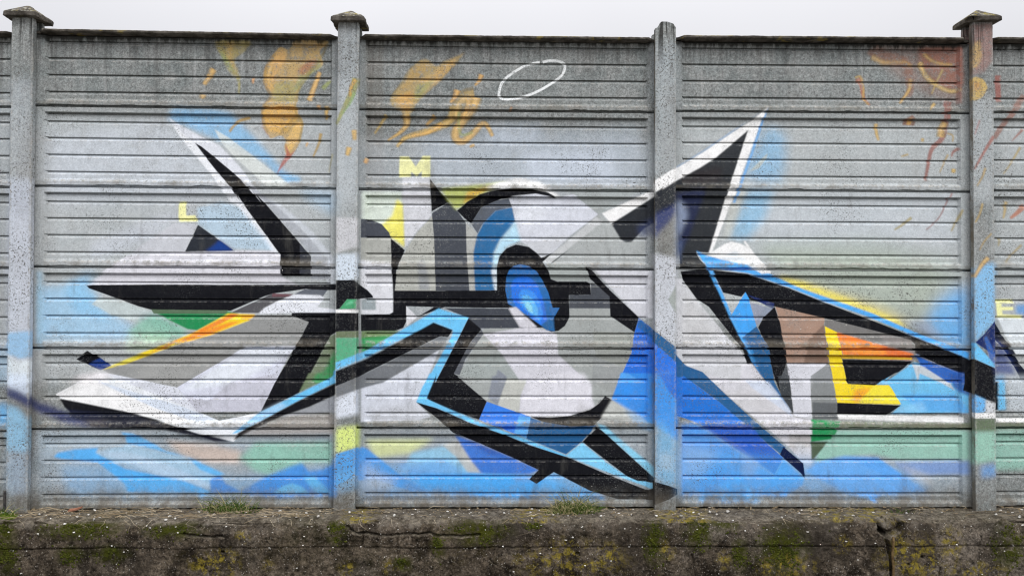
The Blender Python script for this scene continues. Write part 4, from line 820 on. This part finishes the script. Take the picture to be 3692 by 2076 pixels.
LICH = [(-1.661, -0.245, 0.088, 0.083), (-1.742, -0.261, 0.114, 0.07), (0.38, -0.243, 0.298, 0.114), (0.346, -0.153, 0.105, 0.053), (0.604, -0.211, 0.07, 0.079), (1.289, -0.238, 0.044, 0.053), (1.683, -0.272, 0.167, 0.061), (2.44, -0.242, 0.211, 0.132), (2.66, -0.151, 0.07, 0.097), (2.347, -0.2, 0.053, 0.132), (1.565, -0.289, 0.079, 0.035), (-0.686, -0.273, 0.044, 0.044), (-0.941, -0.288, 0.053, 0.044), (0.955, -0.179, 0.044, 0.053), (-1.399, -0.279, 0.035, 0.044), (2.002, -0.149, 0.053, 0.053), (2.802, -0.301, 0.176, 0.044), (-1.555, -0.098, 0.044, 0.035)]
LLED = [(-0.881, 0.1), (0.167, 0.14), (1.021, 0.12), (1.119, 0.12), (2.228, 0.16), (2.005, 0.1)]
xs = np.concatenate([np.arange(-5.1, -3.6, .03), np.arange(-3.6, 3.6, .006), np.arange(3.6, 5.1, .03)])
prof = [(y_, 0.0, 0, 1) for y_ in np.arange(.16, -.225, -.008)]
prof += [(-.225-.035*math.sin(a), -.035+.035*math.cos(a), -math.sin(a), math.cos(a)) for a in np.linspace(0, math.pi/2, 10)]
prof += [(-.26-.02*k/96, -.035-.005*k, -1, 0) for k in range(1, 97)]
prof = np.array(prof); nu, nv = len(xs), len(prof)
X = np.repeat(xs, nv); PY = np.tile(prof[:, 0], nu); PZ = np.tile(prof[:, 1], nu); NY = np.tile(prof[:, 2], nu); NZ = np.tile(prof[:, 3], nu)
disp = .016*vnoise(X*2.1, PY*3, PZ*4, 1)+.008*vnoise(X*9, PY*9, PZ*12, 2)+.005*vnoise(X*26, PY*26, PZ*30, 3)+.0028*vnoise(X*70, PY*70, PZ*75, 4)
led = NZ > .95
back = np.clip((PY+.01)/.03, 0, 1)
disp = np.where(led, disp*.55*(1-back)-.004, disp)
edge = np.clip(1-np.hypot(PY+.25, PZ+.01)/.07, 0, 1)
disp -= edge*(.012+.030*np.clip(vnoise(X*7, 1.5, .5, 9), 0, 1)+.016*np.clip(vnoise(X*24, 3.5, .5, 10), 0, 1))
face = (NY < -.3)
for pts, hw, dp in CR:
    wob = .004*vnoise(X*40, .5, PZ*40, 21)
    d = seg_dist(X+wob, PZ+wob, pts); disp -= np.where(face, dp*np.clip(1-(d/hw)**2, 0, 1), 0)
jo = np.abs(PZ+.161+.005*vnoise(X*3, .5, .5, 31)+.003*vnoise(X*30, .5, .5, 32))
disp -= np.where(face, .011*np.clip(1-(jo/.006)**2, 0, 1)*(vnoise(X*4, .5, .5, 33) > -.35), 0)
disp += np.where(face & (PZ > -.161), .006, 0)
for hx, hz, hr in HOLES: disp -= np.where(face, .06*np.clip(1.4-1.2*np.hypot(X-hx, PZ-hz)/hr, 0, 1), 0)
# broken-out hollow under the last panel on the right, and the one the grass grows from
for hx, hwx, dp in ((2.50, .10, .055), (.37, .10, .03), (-1.69, .10, .02)):
    disp -= np.where(led, dp*np.clip(1.25-np.abs(X-hx)/hwx, 0, 1)*np.clip(1-np.abs(PY-.0)/.075, 0, 1)**.6, 0)
V = np.stack([X, PY+NY*disp, PZ+NZ*disp], 1)
def blob(lst):
    a = np.zeros(len(X))
    for bx, bz, rx, rz in lst: a = np.maximum(a, np.clip(1.35-np.hypot((X-bx)/rx, (PZ-bz)/rz), 0, 1))
    return a
moss = np.where(face, blob(MOSS), 0)+.30*np.clip(vnoise(X*2.5, 7.5, PZ*4, 41), 0, 1)
lich = np.where(face, blob(LICH), 0)
for bx, rx in LLED: lich = np.maximum(lich, np.where(NZ > .5, np.clip(1.3-np.abs(X-bx)/rx, 0, 1), 0))
lich = lich*.85+.08*np.clip(vnoise(X*3.1, 2.5, PZ*5, 42), 0, 1)
me = mesh('foundation_wall', V, grid_faces(nu, nv), True); attr(me, 'moss', np.clip(moss, 0, 1)); attr(me, 'lichen', np.clip(lich, 0, 1))
base = bpy.data.objects.new('foundation_wall', None); COL.objects.link(base); base.location = (0, -.25, -.5)
tag(base, 'low old mossy concrete foundation wall with cracks and yellow lichen under the painted fence', 'wall')
def child(o, par):
    o.parent = par; o.matrix_parent_inverse = Matrix.Translation(-Vector(par.location)); return o
child(link('wall_body', me, M_BASE), base)
def lump(name, c_, size, mat, seed, amp=.25, sub=3):
    bm = bmesh.new(); bmesh.ops.create_icosphere(bm, subdivisions=sub, radius=1)
    for v in bm.verts:
        p = v.co.copy(); p = Vector([math.copysign(abs(q)**.6, q) for q in p])
        k = 1+amp*float(vnoise(np.array(p.x*1.7), np.array(p.y*1.7), np.array(p.z*1.7), seed))+amp*.4*float(vnoise(np.array(p.x*5), np.array(p.y*5), np.array(p.z*5), seed+1))
        v.co = Vector((p.x*size[0]*k, p.y*size[1]*k, p.z*size[2]*k))+Vector(c_)
    m = bpy.data.meshes.new(name); bm.to_mesh(m); bm.free()
    return link(name, m, mat)
ch = lump('broken_chunk', (2.298, -.222, -.030), (.036, .035, .040), M_BASE, 5); attr(ch.data, 'moss', [0]*len(ch.data.vertices)); attr(ch.data, 'lichen', [.25]*len(ch.data.vertices))
tag(child(ch, base), 'wedge of concrete broken loose above the rusty bar')
def tube(name, pts, r, mat, seg=8, wob=0):
    v, f = [], []
    for i, p in enumerate(pts):
        for j in range(seg):
            a = 2*math.pi*j/seg; rr = r*(1+wob*random.uniform(-1, 1)); v.append((p[0]+rr*math.cos(a), p[1]+rr*math.sin(a), p[2]))
    for i in range(len(pts)-1):
        for j in range(seg): f.append((i*seg+j, i*seg+(j+1) % seg, (i+1)*seg+(j+1) % seg, (i+1)*seg+j))
    f.append(tuple(range(seg))[::-1]); f.append(tuple(range((len(pts)-1)*seg, len(pts)*seg)))
    return link(name, mesh(name, v, f, True), mat)
rb = tube('reinforcing_bar', [(2.301+.003*math.sin(k), -.277, -.505+k*.0268) for k in range(16)], .0075, M_RUST, 8, .12)
tag(child(rb, base), 'rusty upright reinforcing bar bare in the crack')

# ------------------------------------------------------------------ the precast fence
fence = bpy.data.objects.new('concrete_fence', None); COL.objects.link(fence)
tag(fence, 'tall grey precast concrete panel fence with an abstract blue, black and white spray painted mural', 'fence')
# seam heights (m) at the left and right end of every bay, top row first
S_, HWR = 1.99468, .8922
SEAMS = [[(0.002, -0.01), (2.4943, 2.4922), (1.9953, 1.9912), (1.4977, 1.489), (0.9954, 0.9822), (0.4962, 0.4794), (-0.0038, -0.0206)], [(0, 0), (2.5022, 2.4923), (2.0012, 1.9933), (1.499, 1.4957), (0.9922, 0.9934), (0.4894, 0.4942), (-0.0106, -0.0058)], [(0, 0), (2.493, 2.488), (1.9914, 1.9879), (1.4973, 1.4938), (0.9955, 0.9966), (0.4985, 0.4964), (-0.0015, -0.0036)], [(0, 0), (2.4967, 2.4961), (1.9988, 1.995), (1.4998, 1.4945), (0.9988, 0.9928), (0.4964, 0.4916), (-0.0036, -0.0084)], [(0.009, 0.006), (2.5051, 2.5027), (2.004, 2.0048), (1.5035, 1.5058), (1.0018, 1.0048), (0.5006, 0.5024), (0.0006, 0.0024)]]
PX = [-S_*2, -S_, 0, S_, S_*2]
PROFILE = [  # (z above the seam, depth, wear, crest, lip, chip sign)
 (.000, .044, 0, 0, 0, 0), (.000, .036, 0, 0, 0, 0), (.0085, .036, .3, 0, .3, 1), (.0085, .0, .6, .35, .7, 1), (.012, 0, .5, .1, .9, .3), (.022, 0, .4, .1, 1, 0), (.029, 0, .6, .5, 1, 0), (.033, .0005, 1, 1, .9, 0), (.037, .003, 1, .9, .7, 0),
 (.046, .012, .6, .1, .6, 0), (.052, .0185, .3, 0, .5, 0), (.060, .0190, .1, 0, .3, 0)]
for g_ in (.099, .205, .310, .413):
    PROFILE += [(g_-.0265, .0186, .08, .03, .02, 0), (g_-.0245, .0183, .7, .55, 0, 0), (g_-.0225, .0192, .8, .6, 0, 0), (g_-.019, .0220, .3, .15, 0, 0), (g_-.0046, .0310, 0, 0, 0, 0), (g_-.0038, .0390, 0, 0, 0, 0), (g_-.0006, .0390, 0, 0, 0, 0), (g_+.0006, .0195, .25, .05, 0, 0), (g_+.010, .0190, .03, 0, 0, 0)]
PROFILE += [(.440, .0195, 0, 0, 0, 0), (.4510, .0205, 0, 0, 0, 0), (.4525, .0390, 0, 0, 0, 0), (.4632, .0390, 0, 0, 0, 0), (.4640, .0010, .2, .10, 0, 0), (.4660, 0, .3, .25, 0, 0), (.470, 0, .2, .05, 0, 0), (.485, 0, .15, 0, 0, .3), (.4945, 0, .3, .1, .1, -1), (.4945, .036, 0, 0, 0, -1), (.4995, .036, 0, 0, 0, 0), (.4995, .044, 0, 0, 0, 0)]
PR_ALL = np.array(PROFILE)
PR_TOP = np.array([p for p in PROFILE if p[0] < .43]+[(.438, .0195, 0, 0, 0, 0), (.4415, .0200, 0, 0, 0, 0), (.4430, .039, 0, 0, 0, 0), (.4995, .039, 0, 0, 0, 0), (.4995, .044, 0, 0, 0, 0)])
def panel(k, r, zb, zt, PR):
    xc = PX[k]; inner = np.linspace(-HWR+.014, HWR-.014, 150)
    xl = np.concatenate([[-.972, -.93, -HWR], inner, [HWR, .93, .972]]); isin = np.abs(xl) < HWR-.001
    nx, nz = len(xl), len(PR); xx = np.repeat(xl, nz); P = np.tile(PR, (nx, 1)); ins = np.repeat(isin, nz)
    sd = k*17+r*3+100; gx = xx+xc
    f = (xx+HWR)/(2*HWR); bot = zb[0]+(zb[1]-zb[0])*f; topz = zt[0]+(zt[1]-zt[0])*f
    chipb = .0015+.012*np.clip(n1(gx*11, sd)*.8+n1(gx*37, sd+1)*.55, 0, 1)+.0022*np.clip(n1(gx*120, sd+2), 0, 1)
    chipt = .0012+.0065*np.clip(n1(gx*9, sd+5)*.7+n1(gx*41, sd+6)*.5-.1, 0, 1)
    chip = np.where(P[:, 5] > 0, P[:, 5]*chipb, P[:, 5]*chipt)
    zz = bot+P[:, 0]/.5*(topz-bot)+chip
    dep = np.where(ins | (P[:, 1] >= .043), P[:, 1], np.where((P[:, 0] < .0084) | (P[:, 0] > .4946), P[:, 1], 0))
    zz = zz+np.where(ins, .0006*n1(gx*60+P[:, 0]*900, sd+8), 0)
    dep = dep+np.where(P[:, 3] > .2, .0009*np.clip(n1(gx*75+P[:, 0]*500, sd+9), 0, 1), 0)+.0008*n1(gx*3+P[:, 0]*7, sd+10)
    slot = P[:, 1] > .0385
    zz = zz+np.where(ins & slot & (P[:, 0] < .45) & (P[:, 0] > .05), .0011*n1(gx*5+P[:, 0]*311, sd+11)+.0008*n1(gx*23+P[:, 0]*577, sd+12), 0)
    dep = dep+.0028*n1(gx*1.3, sd+13)*np.sin(np.pi*P[:, 0]/.5)+.0022*math.sin(sd*2.3)+.0012*n1(gx*6, sd+14)
    zz = zz+.0016*n1(gx*.9+5, sd+15)
    v = np.stack([gx, dep, zz], 1); fc = grid_faces(nx, nz)[:, ::-1].tolist()
    fc = [tuple(q) for q in fc]
    b0 = [i*nz for i in range(nx)]; t0 = [i*nz+nz-1 for i in range(nx)]
    for i in range(nx-1): fc.append((b0[i], t0[i], t0[i+1], b0[i+1]))          # back
    fc.append(tuple(range(nz))); fc.append(tuple(range((nx-1)*nz, nx*nz))[::-1])
    m = mesh('panel', v, fc); mural_uv(m)
    attr(m, 'wear', np.where(ins, P[:, 2], .25)*(1.25 if r < 6 else 1)); attr(m, 'crest', np.where(ins, P[:, 3], 0)); attr(m, 'lip', np.where(ins | (P[:, 0] < .03), P[:, 4], 0)*(1 if 1 < r < 6 else .8))
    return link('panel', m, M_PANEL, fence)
LETTER = {(1, 3): 'panel with a pale yellow letter L', (2, 2): 'panel with a pale yellow letter M', (2, 1): 'top panel with a white spray painted loop', (4, 4): 'panel with a pale yellow letter E'}
COPZ = [(2.955, 2.952), (2.97, 2.952), (2.953, 2.95), (2.965, 2.967), (2.972, 2.96)]
for k in range(5):
    for r in range(1, 7):
        zt = SEAMS[k][r-1] if r > 1 else (COPZ[k][0]-.012, COPZ[k][1]-.012); zb = SEAMS[k][r]
        if r == 1: zt = (zb[0]+.5, zb[1]+.5)
        PR = PR_TOP if r == 1 else PR_ALL
        o = panel(k, r, zb, zt, PR)
        if (k, r) in LETTER: o['label'] = LETTER[(k, r)]
        if r == 1:                                                                # clip the plain frame off the top and set the coping on it
            for v in o.data.vertices:
                f = (v.co.x-PX[k]+HWR)/(2*HWR); lim = COPZ[k][0]*(1-f)+COPZ[k][1]*f-.0155
                if v.co.z > lim: v.co.z = lim-(.0002*(v.co.z-lim))
            xl = np.linspace(-.955, .955, 140); xl = np.sort(np.concatenate([xl, [-.925, .925, -.90, .90]]))
            CP = np.array([(.060, -.001), (.060, -.0165), (.034, -.0165), (.010, -.0165), (-.012, -.0168), (-.036, -.0170), (-.046, -.0165), (-.0505, -.0135), (-.0505, -.004), (-.045, .0), (.010, .003)])
            nx, npf = len(xl), len(CP); v = []
            for x_ in xl:
                f = (x_+HWR)/(2*HWR); z0 = COPZ[k][0]*(1-f)+COPZ[k][1]*f
                e = max(0, abs(x_)-.888)/.03
                for (cy, cz) in CP:
                    gx = x_+PX[k]; ed = 1 if cy < -.03 else .2
                    yy = cy if cy > -.004 else max(cy, cy*(1-min(1, e))) if e > 0 else cy
                    yy += ed*(.003*float(n1(gx*14, k+60))+.0025*float(n1(gx*55+cz*300, k+61)))*(1-min(1, e)); zz = z0+cz+ed*(.0016*float(n1(gx*22+cz*90, k+62))+.0012*float(n1(gx*80+cz*200, k+63)))
                    v.append((gx, yy, zz))
            f_ = [tuple(q) for q in grid_faces(nx, npf)]
            for i in range(nx-1): f_.append((i*npf+npf-1, i*npf, (i+1)*npf, (i+1)*npf+npf-1))
            f_.append(tuple(range(npf))[::-1]); f_.append(tuple(range((nx-1)*npf, nx*npf)))
            link('coping', mesh('coping', v, f_), M_CAP, o)
POSTX = [(-3.0015, -2.9985), (-1.002, -.992), (.9885, .990), (3.0005, 3.0055), (-4.99, -4.99), (4.99, 4.99)]
POSTZ = [3.035, 3.022, 3.047, 3.064, 3.03, 3.03]
def post_plan():
    w_ = .066; fr = [(-w_+.005+i*(2*w_-.01)/10, -.052) for i in range(11)]
    right = [(w_-.001, -.0505), (w_, -.046), (w_, -.036), (w_, -.022), (w_, -.016), (w_-.034, -.014), (w_-.034, .050), (w_, .052), (w_, .060), (w_, .074)]
    bk = [(w_-.004-i*(2*w_-.008)/6, .078) for i in range(7)]
    left = [(-x_, y_) for x_, y_ in right[::-1]]
    return fr+right+bk+left
PLAN = np.array(post_plan())
POSTLAB = {2: 'post that has lost its cap and ends in a broken rounded top'}
for i in range(6):
    zl = np.concatenate([np.linspace(-.09, POSTZ[i]-.05, 110), np.linspace(POSTZ[i]-.04, POSTZ[i], 6)]); npn = len(PLAN); v = []
    for z_ in zl:
        f = z_/3.0; xc = POSTX[i][1]*f+POSTX[i][0]*(1-f) if i != 3 else POSTX[i][0]*f+POSTX[i][1]*(1-f)
        for j, (px_, py_) in enumerate(PLAN):
            e = 1 if (abs(px_) > .055 and py_ < -.04) else .35
            a = e*(.0016*float(n1(z_*30+px_*40, 200+i))+.0012*float(n1(z_*95, 210+i+(px_ > 0)*7)))
            b = e*.0013*float(n1(z_*44+px_*60, 230+i))
            x_, y_, zz = px_-math.copysign(max(0, a*1.5), px_) if abs(px_) > .05 else px_, py_+abs(b) if py_ < 0 else py_, z_
            if i == 2 and z_ > POSTZ[i]-.06:                                           # broken top
                u = px_/.066; cut = .006+.060*max(0, -u-.35)+.10*max(0, u-.78)+.022*max(0, u-.05)+.006*float(n1(px_*60+py_*20, 240))+.012*max(0, py_/.07)
                zz = min(z_, POSTZ[i]+.008-cut)
                if u < -.7: zz -= .02*(z_-POSTZ[i]+.06)/.06
            elif POSTZ[i]-z_ < .03: k_ = 1-(POSTZ[i]-z_)/.03; x_ *= 1-.06*k_
            v.append((x_+xc, y_, zz))
    nz_ = len(zl); f_ = []
    for a in range(nz_-1):
        for b in range(npn): f_.append((a*npn+b, a*npn+(b+1) % npn, (a+1)*npn+(b+1) % npn, (a+1)*npn+b))
    f_.append(tuple(range((nz_-1)*npn, nz_*npn)))
    m = mesh('post', v, f_); mural_uv(m, CD/(CD-.052))
    ew = np.tile(np.where((np.abs(PLAN[:, 0]) > .058) & (PLAN[:, 1] < -.04), .8, .1), nz_); attr(m, 'wear', ew); attr(m, 'crest', ew*.5); attr(m, 'lip', np.tile(np.where((PLAN[:, 0] < -.0655) & (PLAN[:, 1] < 0), 1.6, 0), nz_) if i in (2, 3) else np.zeros(len(v)))
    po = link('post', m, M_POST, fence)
    if i in POSTLAB: po['label'] = POSTLAB[i]
    if i == 2: continue
    # cap: slab with a low pyramid on it
    bm = bmesh.new(); hx, y0, y1 = .1035, -.092, .112; z0 = POSTZ[i]; xc = POSTX[i][1] if i != 3 else POSTX[i][0]
    lo = [bm.verts.new((x_, y_, z0)) for x_, y_ in ((-hx, y0), (hx, y0), (hx, y1), (-hx, y1))]
    hi = [bm.verts.new((x_*.985, y_*.985, z0+.028)) for x_, y_ in ((-hx, y0), (hx, y0), (hx, y1), (-hx, y1))]
    ri = [bm.verts.new((x_, y_, z0+.093)) for x_, y_ in ((-.008, .002), (.008, .002), (.008, .018), (-.008, .018))]
    bm.faces.new(lo[::-1]); bm.faces.new(ri)
    for A, B_ in ((lo, hi), (hi, ri)):
        for q in range(4): bm.faces.new((A[q], A[(q+1) % 4], B_[(q+1) % 4], B_[q]))
    bmesh.ops.bevel(bm, geom=[e for e in bm.edges], offset=.006, segments=2, profile=.6, affect='EDGES')
    bmesh.ops.subdivide_edges(bm, edges=[e for e in bm.edges if e.calc_length() > .02], cuts=9, use_grid_fill=True)
    for v_ in bm.verts:
        p = v_.co; s = 300+i*7
        d = .0042*float(vnoise(np.array(p.x*28), np.array(p.y*28), np.array(p.z*28), s))+.0022*float(vnoise(np.array(p.x*85), np.array(p.y*85), np.array(p.z*85), s+1))
        cnr = max(0, abs(p.x)/hx+abs(p.y-.01)/.102-1.7)*.05
        v_.co = Vector((p.x*(1-cnr)+xc+d, p.y+d*.8, p.z+d*.7-(cnr*.1)))
    if i == 3:                                                                          # the near left corner is knocked off
        for v_ in bm.verts:
            q = (-(v_.co.x-xc)-.066)+(-(v_.co.y)-.066)
            if q > 0 and v_.co.z < z0+.02: v_.co.x += q*.55; v_.co.y += q*.5
    m = bpy.data.meshes.new('post_cap'); bm.to_mesh(m); bm.free(); cp = link('post_cap', m, M_CAP, po)
    if i == 3: cp['label'] = 'cap with its near left corner knocked off'

# ------------------------------------------------------------------ loose and growing things
def strips(name, blades, mat):
    v, f, ti = [], [], []
    for pts, w0, tint in blades:
        n = len(pts); b0 = len(v)
        d = Vector(pts[-1])-Vector(pts[0]); side = d.cross(Vector((random.uniform(-.5, .5), -1, .3)))
        side = (side.normalized() if side.length > 1e-6 else Vector((1, 0, 0)))
        for q, p in enumerate(pts):
            ww = w0*(1-.85*(q/(n-1))**1.5)/2
            for s_ in (-1, 1): v.append(tuple(Vector(p)+side*ww*s_)); ti.append(tint)
        for q in range(n-1): f.append((b0+2*q, b0+2*q+1, b0+2*q+3, b0+2*q+2))
    m = mesh(name, v, f, True); attr(m, 'tint', ti); return link(name, m, mat)
def blade(x_, y_, z_, h, lean, droop, ang):
    pts = []; dx, dy = math.cos(ang)*lean, math.sin(ang)*lean
    for q in range(6):
        t_ = q/5; pts.append((x_+dx*t_**1.6*h, y_+dy*t_**1.6*h, z_+h*(t_-droop*t_**2.6)))
    return pts
def tuft(cx_, cy_, z_, rx, ry, n, hmin, hmax, dry, lab, wdt=.0048):
    bl = []
    for _ in range(n):
        a = random.uniform(0, 6.283); rr = math.sqrt(random.random())
        h = random.uniform(hmin, hmax)*(1.15-.5*rr)
        tint = random.uniform(.72, 1) if random.random() < dry else random.uniform(0, .6)
        bl.append((blade(cx_+rx*rr*math.cos(a), cy_+ry*rr*math.sin(a), z_-.004, h, random.uniform(.15, 1.1), random.uniform(0, .75), random.uniform(math.pi*.9, 2.1*math.pi)), random.uniform(.6, 1.2)*wdt, tint))
    return tag(strips('grass_tuft', bl, M_GRASS), lab, 'grass', 'grass tufts along the ledge')
tuft(-1.69, -.07, -.014, .17, .035, 230, .06, .20, .35, 'green grass tuft on the ledge under the left bay of the mural')
tuft(.41, -.085, -.018, .165, .05, 330, .06, .22, .5, 'largest grass tuft with dry blades on the ledge under the middle bay')
tuft(2.50, -.01, -.05, .085, .02, 60, .03, .07, .15, 'dark grass growing in the broken hollow above the rusty bar')
tuft(-3.06, -.12, -.010, .10, .03, 90, .04, .12, .15, 'small grass tuft growing from moss at the foot of the far left post')
bl = [(blade(.48, -.07, -.02, .19, .35, .25, .15), .004, .85), (blade(.30, -.06, -.02, .15, .8, .05, 2.9), .0035, .7), (blade(-1.60, -.09, -.01, .13, .6, .05, .2), .0035, .8)]
ms = []
bm = bmesh.new()
for _ in range(46):
    x_ = random.uniform(-3.32, -2.93); y_ = random.uniform(-.19, -.09); r_ = random.uniform(.010, .026)
    ret = bmesh.ops.create_icosphere(bm, subdivisions=2, radius=r_, matrix=Matrix.Translation((x_, y_, -.008)))
    for v_ in ret['verts']: v_.co.z = -.008+(v_.co.z+.008)*.55; v_.co += Vector((random.uniform(-1, 1), random.uniform(-1, 1), random.uniform(-1, 1)))*.0035
m = bpy.data.meshes.new('moss_cushion'); bm.to_mesh(m); bm.free()
tag(link('moss_cushion', m, M_MOSS), 'bright green moss cushions on the ledge at the far left', 'moss', None, 'stuff')
bl2 = list(bl)
for _ in range(420):
    left = random.random() < .72
    x_ = random.uniform(-2.95, -1.2) if left else random.uniform(-1.2, 3.3); y_ = random.uniform(-.235, -.01)
    L_ = random.uniform(.03, .13); a = random.gauss(0, .35)+(math.pi if random.random() < .5 else 0); cv = random.uniform(-.4, .4); pts = []
    for q in range(5):
        t_ = q/4; aa = a+cv*t_; pts.append((x_+L_*t_*math.cos(aa), min(-.004, y_+L_*t_*math.sin(aa)*.6), .004+random.uniform(0, .006)+.012*math.sin(math.pi*t_)*random.random()))
    bl2.append((pts, random.uniform(.0016, .0034), random.random()))
for _ in range(240):                                                                  # small dead leaf flakes and grit
    x_ = random.uniform(-3.4, 3.4); y_ = -.012-abs(random.gauss(0, .07)); a = random.uniform(0, 6.28); L_ = random.uniform(.008, .022)
    if y_ < -.24: continue
    bl2.append(([(x_+L_*t_*math.cos(a)/3, y_+L_*t_*math.sin(a)/3, .004+.004*(t_ % 2)) for t_ in range(4)], random.uniform(.005, .010), random.uniform(0, .45)))
for _ in range(26):
    x_ = random.uniform(-2.9, -.6) if random.random() < .7 else random.uniform(-.5, 3); L_ = random.uniform(.04, .10)
    bl2.append(([(x_+random.uniform(-.02, .02)*q, -.235-.03*min(1, q*.5), .0-L_*max(0, q-1)/3) for q in range(5)], .0025, random.uniform(.6, 1)))
tag(strips('dry_straw', bl2, M_STRAW), 'thin dry straw and stems littering the ledge', 'straw', None, 'stuff')
def stones(name, n, where, lab):
    v, f = [], []
    ico = bmesh.new(); bmesh.ops.create_icosphere(ico, subdivisions=1, radius=1); iv = [q.co.copy() for q in ico.verts]; ifc = [[q.index for q in fc.verts] for fc in ico.faces]; ico.free()
    for _ in range(n):
        p, r_ = where(); rot = Matrix.Rotation(random.uniform(0, 6.28), 3, 'Z') @ Matrix.Rotation(random.uniform(-.5, .5), 3, 'X'); sx = random.uniform(.8, 1.7); sz = random.uniform(.45, .8); b0 = len(v)
        for q in iv: v.append(tuple(Vector(p)+rot @ Vector((q.x*r_*sx, q.y*r_, q.z*r_*sz))*random.uniform(.8, 1.2)))
        f += [tuple(b0+i_ for i_ in fc) for fc in ifc]
    return link(name, mesh(name, v, f), M_STONE)
def on_ledge():
    x_ = random.uniform(-3.4, 3.4)
    if random.random() < .3: x_ = random.choice((-2.45, -1.9, -.7, .55, 1.28, -1.35, 3.0))+random.gauss(0, .12)
    y_ = -random.random()**.6*.235-.005
    return (x_, y_, .003-.03*max(0, (-y_-.20)/.04)), random.choice((.0025, .003, .004, .005, .0065, .0085))
def in_face():
    x_ = random.uniform(-3.4, 3.4); z_ = random.choice((random.uniform(-.34, -.03), -.161+random.gauss(0, .006), -.035-abs(random.gauss(0, .03))))
    i_ = int(np.argmin(np.abs(xs-x_))); j_ = int(np.argmin(np.abs(prof[:, 1]-z_)+(prof[:, 2] > -.5)*9)); p = V[i_*nv+j_]
    return (p[0], p[1]-.0005, p[2]), random.choice((.002, .0025, .003, .0035, .0045, .006))
tag(stones('white_pebbles', 200, on_ledge, ''), 'small white pebbles lying loose on the ledge of the foundation wall', 'pebbles', None, 'stuff')
ag = stones('exposed_aggregate', 220, in_face, ''); tag(child(ag, base), None, None, None, 'stuff')
mv, mf = [], []
ico = bmesh.new(); bmesh.ops.create_icosphere(ico, subdivisions=1, radius=1); iv = [q.co.copy() for q in ico.verts]; ifc = [[q.index for q in fc.verts] for fc in ico.faces]; ico.free()
fj = np.where(prof[:, 2] < -.5)[0]
for (bx, bz, rx, rz) in MOSS:
    for _ in range(int(60+900*rx*rz*20)):
        x_ = bx+random.gauss(0, .45)*rx; z_ = bz+random.gauss(0, .5)*rz
        if not (-.45 < z_ < -.02) or float(vnoise(np.array(x_*22), .5, np.array(z_*22), 77)) < .02: continue
        j_ = fj[int(np.argmin(np.abs(prof[fj, 1]-z_)))]; p = V[int(np.argmin(np.abs(xs-x_)))*nv+j_]; r_ = random.uniform(.003, .0075); b0 = len(mv)
        for q in iv: mv.append((p[0]+q.x*r_*random.uniform(.8, 1.4), p[1]+q.y*r_*.6, p[2]+q.z*r_*random.uniform(.8, 1.3)))
        mf += [tuple(b0+i_ for i_ in fc) for fc in ifc]
mo = link('moss_growth', mesh('moss_growth', mv, mf, True), M_MOSS2); tag(child(mo, base), None, None, None, 'stuff')
bm = bmesh.new(); bmesh.ops.create_cube(bm, size=1)
bmesh.ops.subdivide_edges(bm, edges=bm.edges[:], cuts=3, use_grid_fill=True)
for v_ in bm.verts:
    p = v_.co; tp = 1-.45*(p.x+.5); v_.co = Vector((p.x*.075, p.y*.04*tp, p.z*.010+.016*(p.x+.5)**2))+Vector((random.uniform(-1, 1), random.uniform(-1, 1), random.uniform(-1, 1)))*.0012
m = bpy.data.meshes.new('tile_shard'); bm.to_mesh(m); bm.free(); sh = link('tile_shard', m, M_TERRA); sh.location = (-2.64, -.055, .008); sh.rotation_euler = (0, 0, .2)
tag(sh, 'broken reddish terracotta shard lying on straw on the ledge', 'shard')
rod = tube('metal_rod', [(-3.066, -.062, -.02+.0135*k) for k in range(12)], .007, M_ROD, 8, .1)
tag(rod, 'short dark rod standing upright against the far left post', 'rod')
print('mesh triangles about', sum(len(o.data.polygons) for o in COL.objects if o.type == 'MESH')*2)
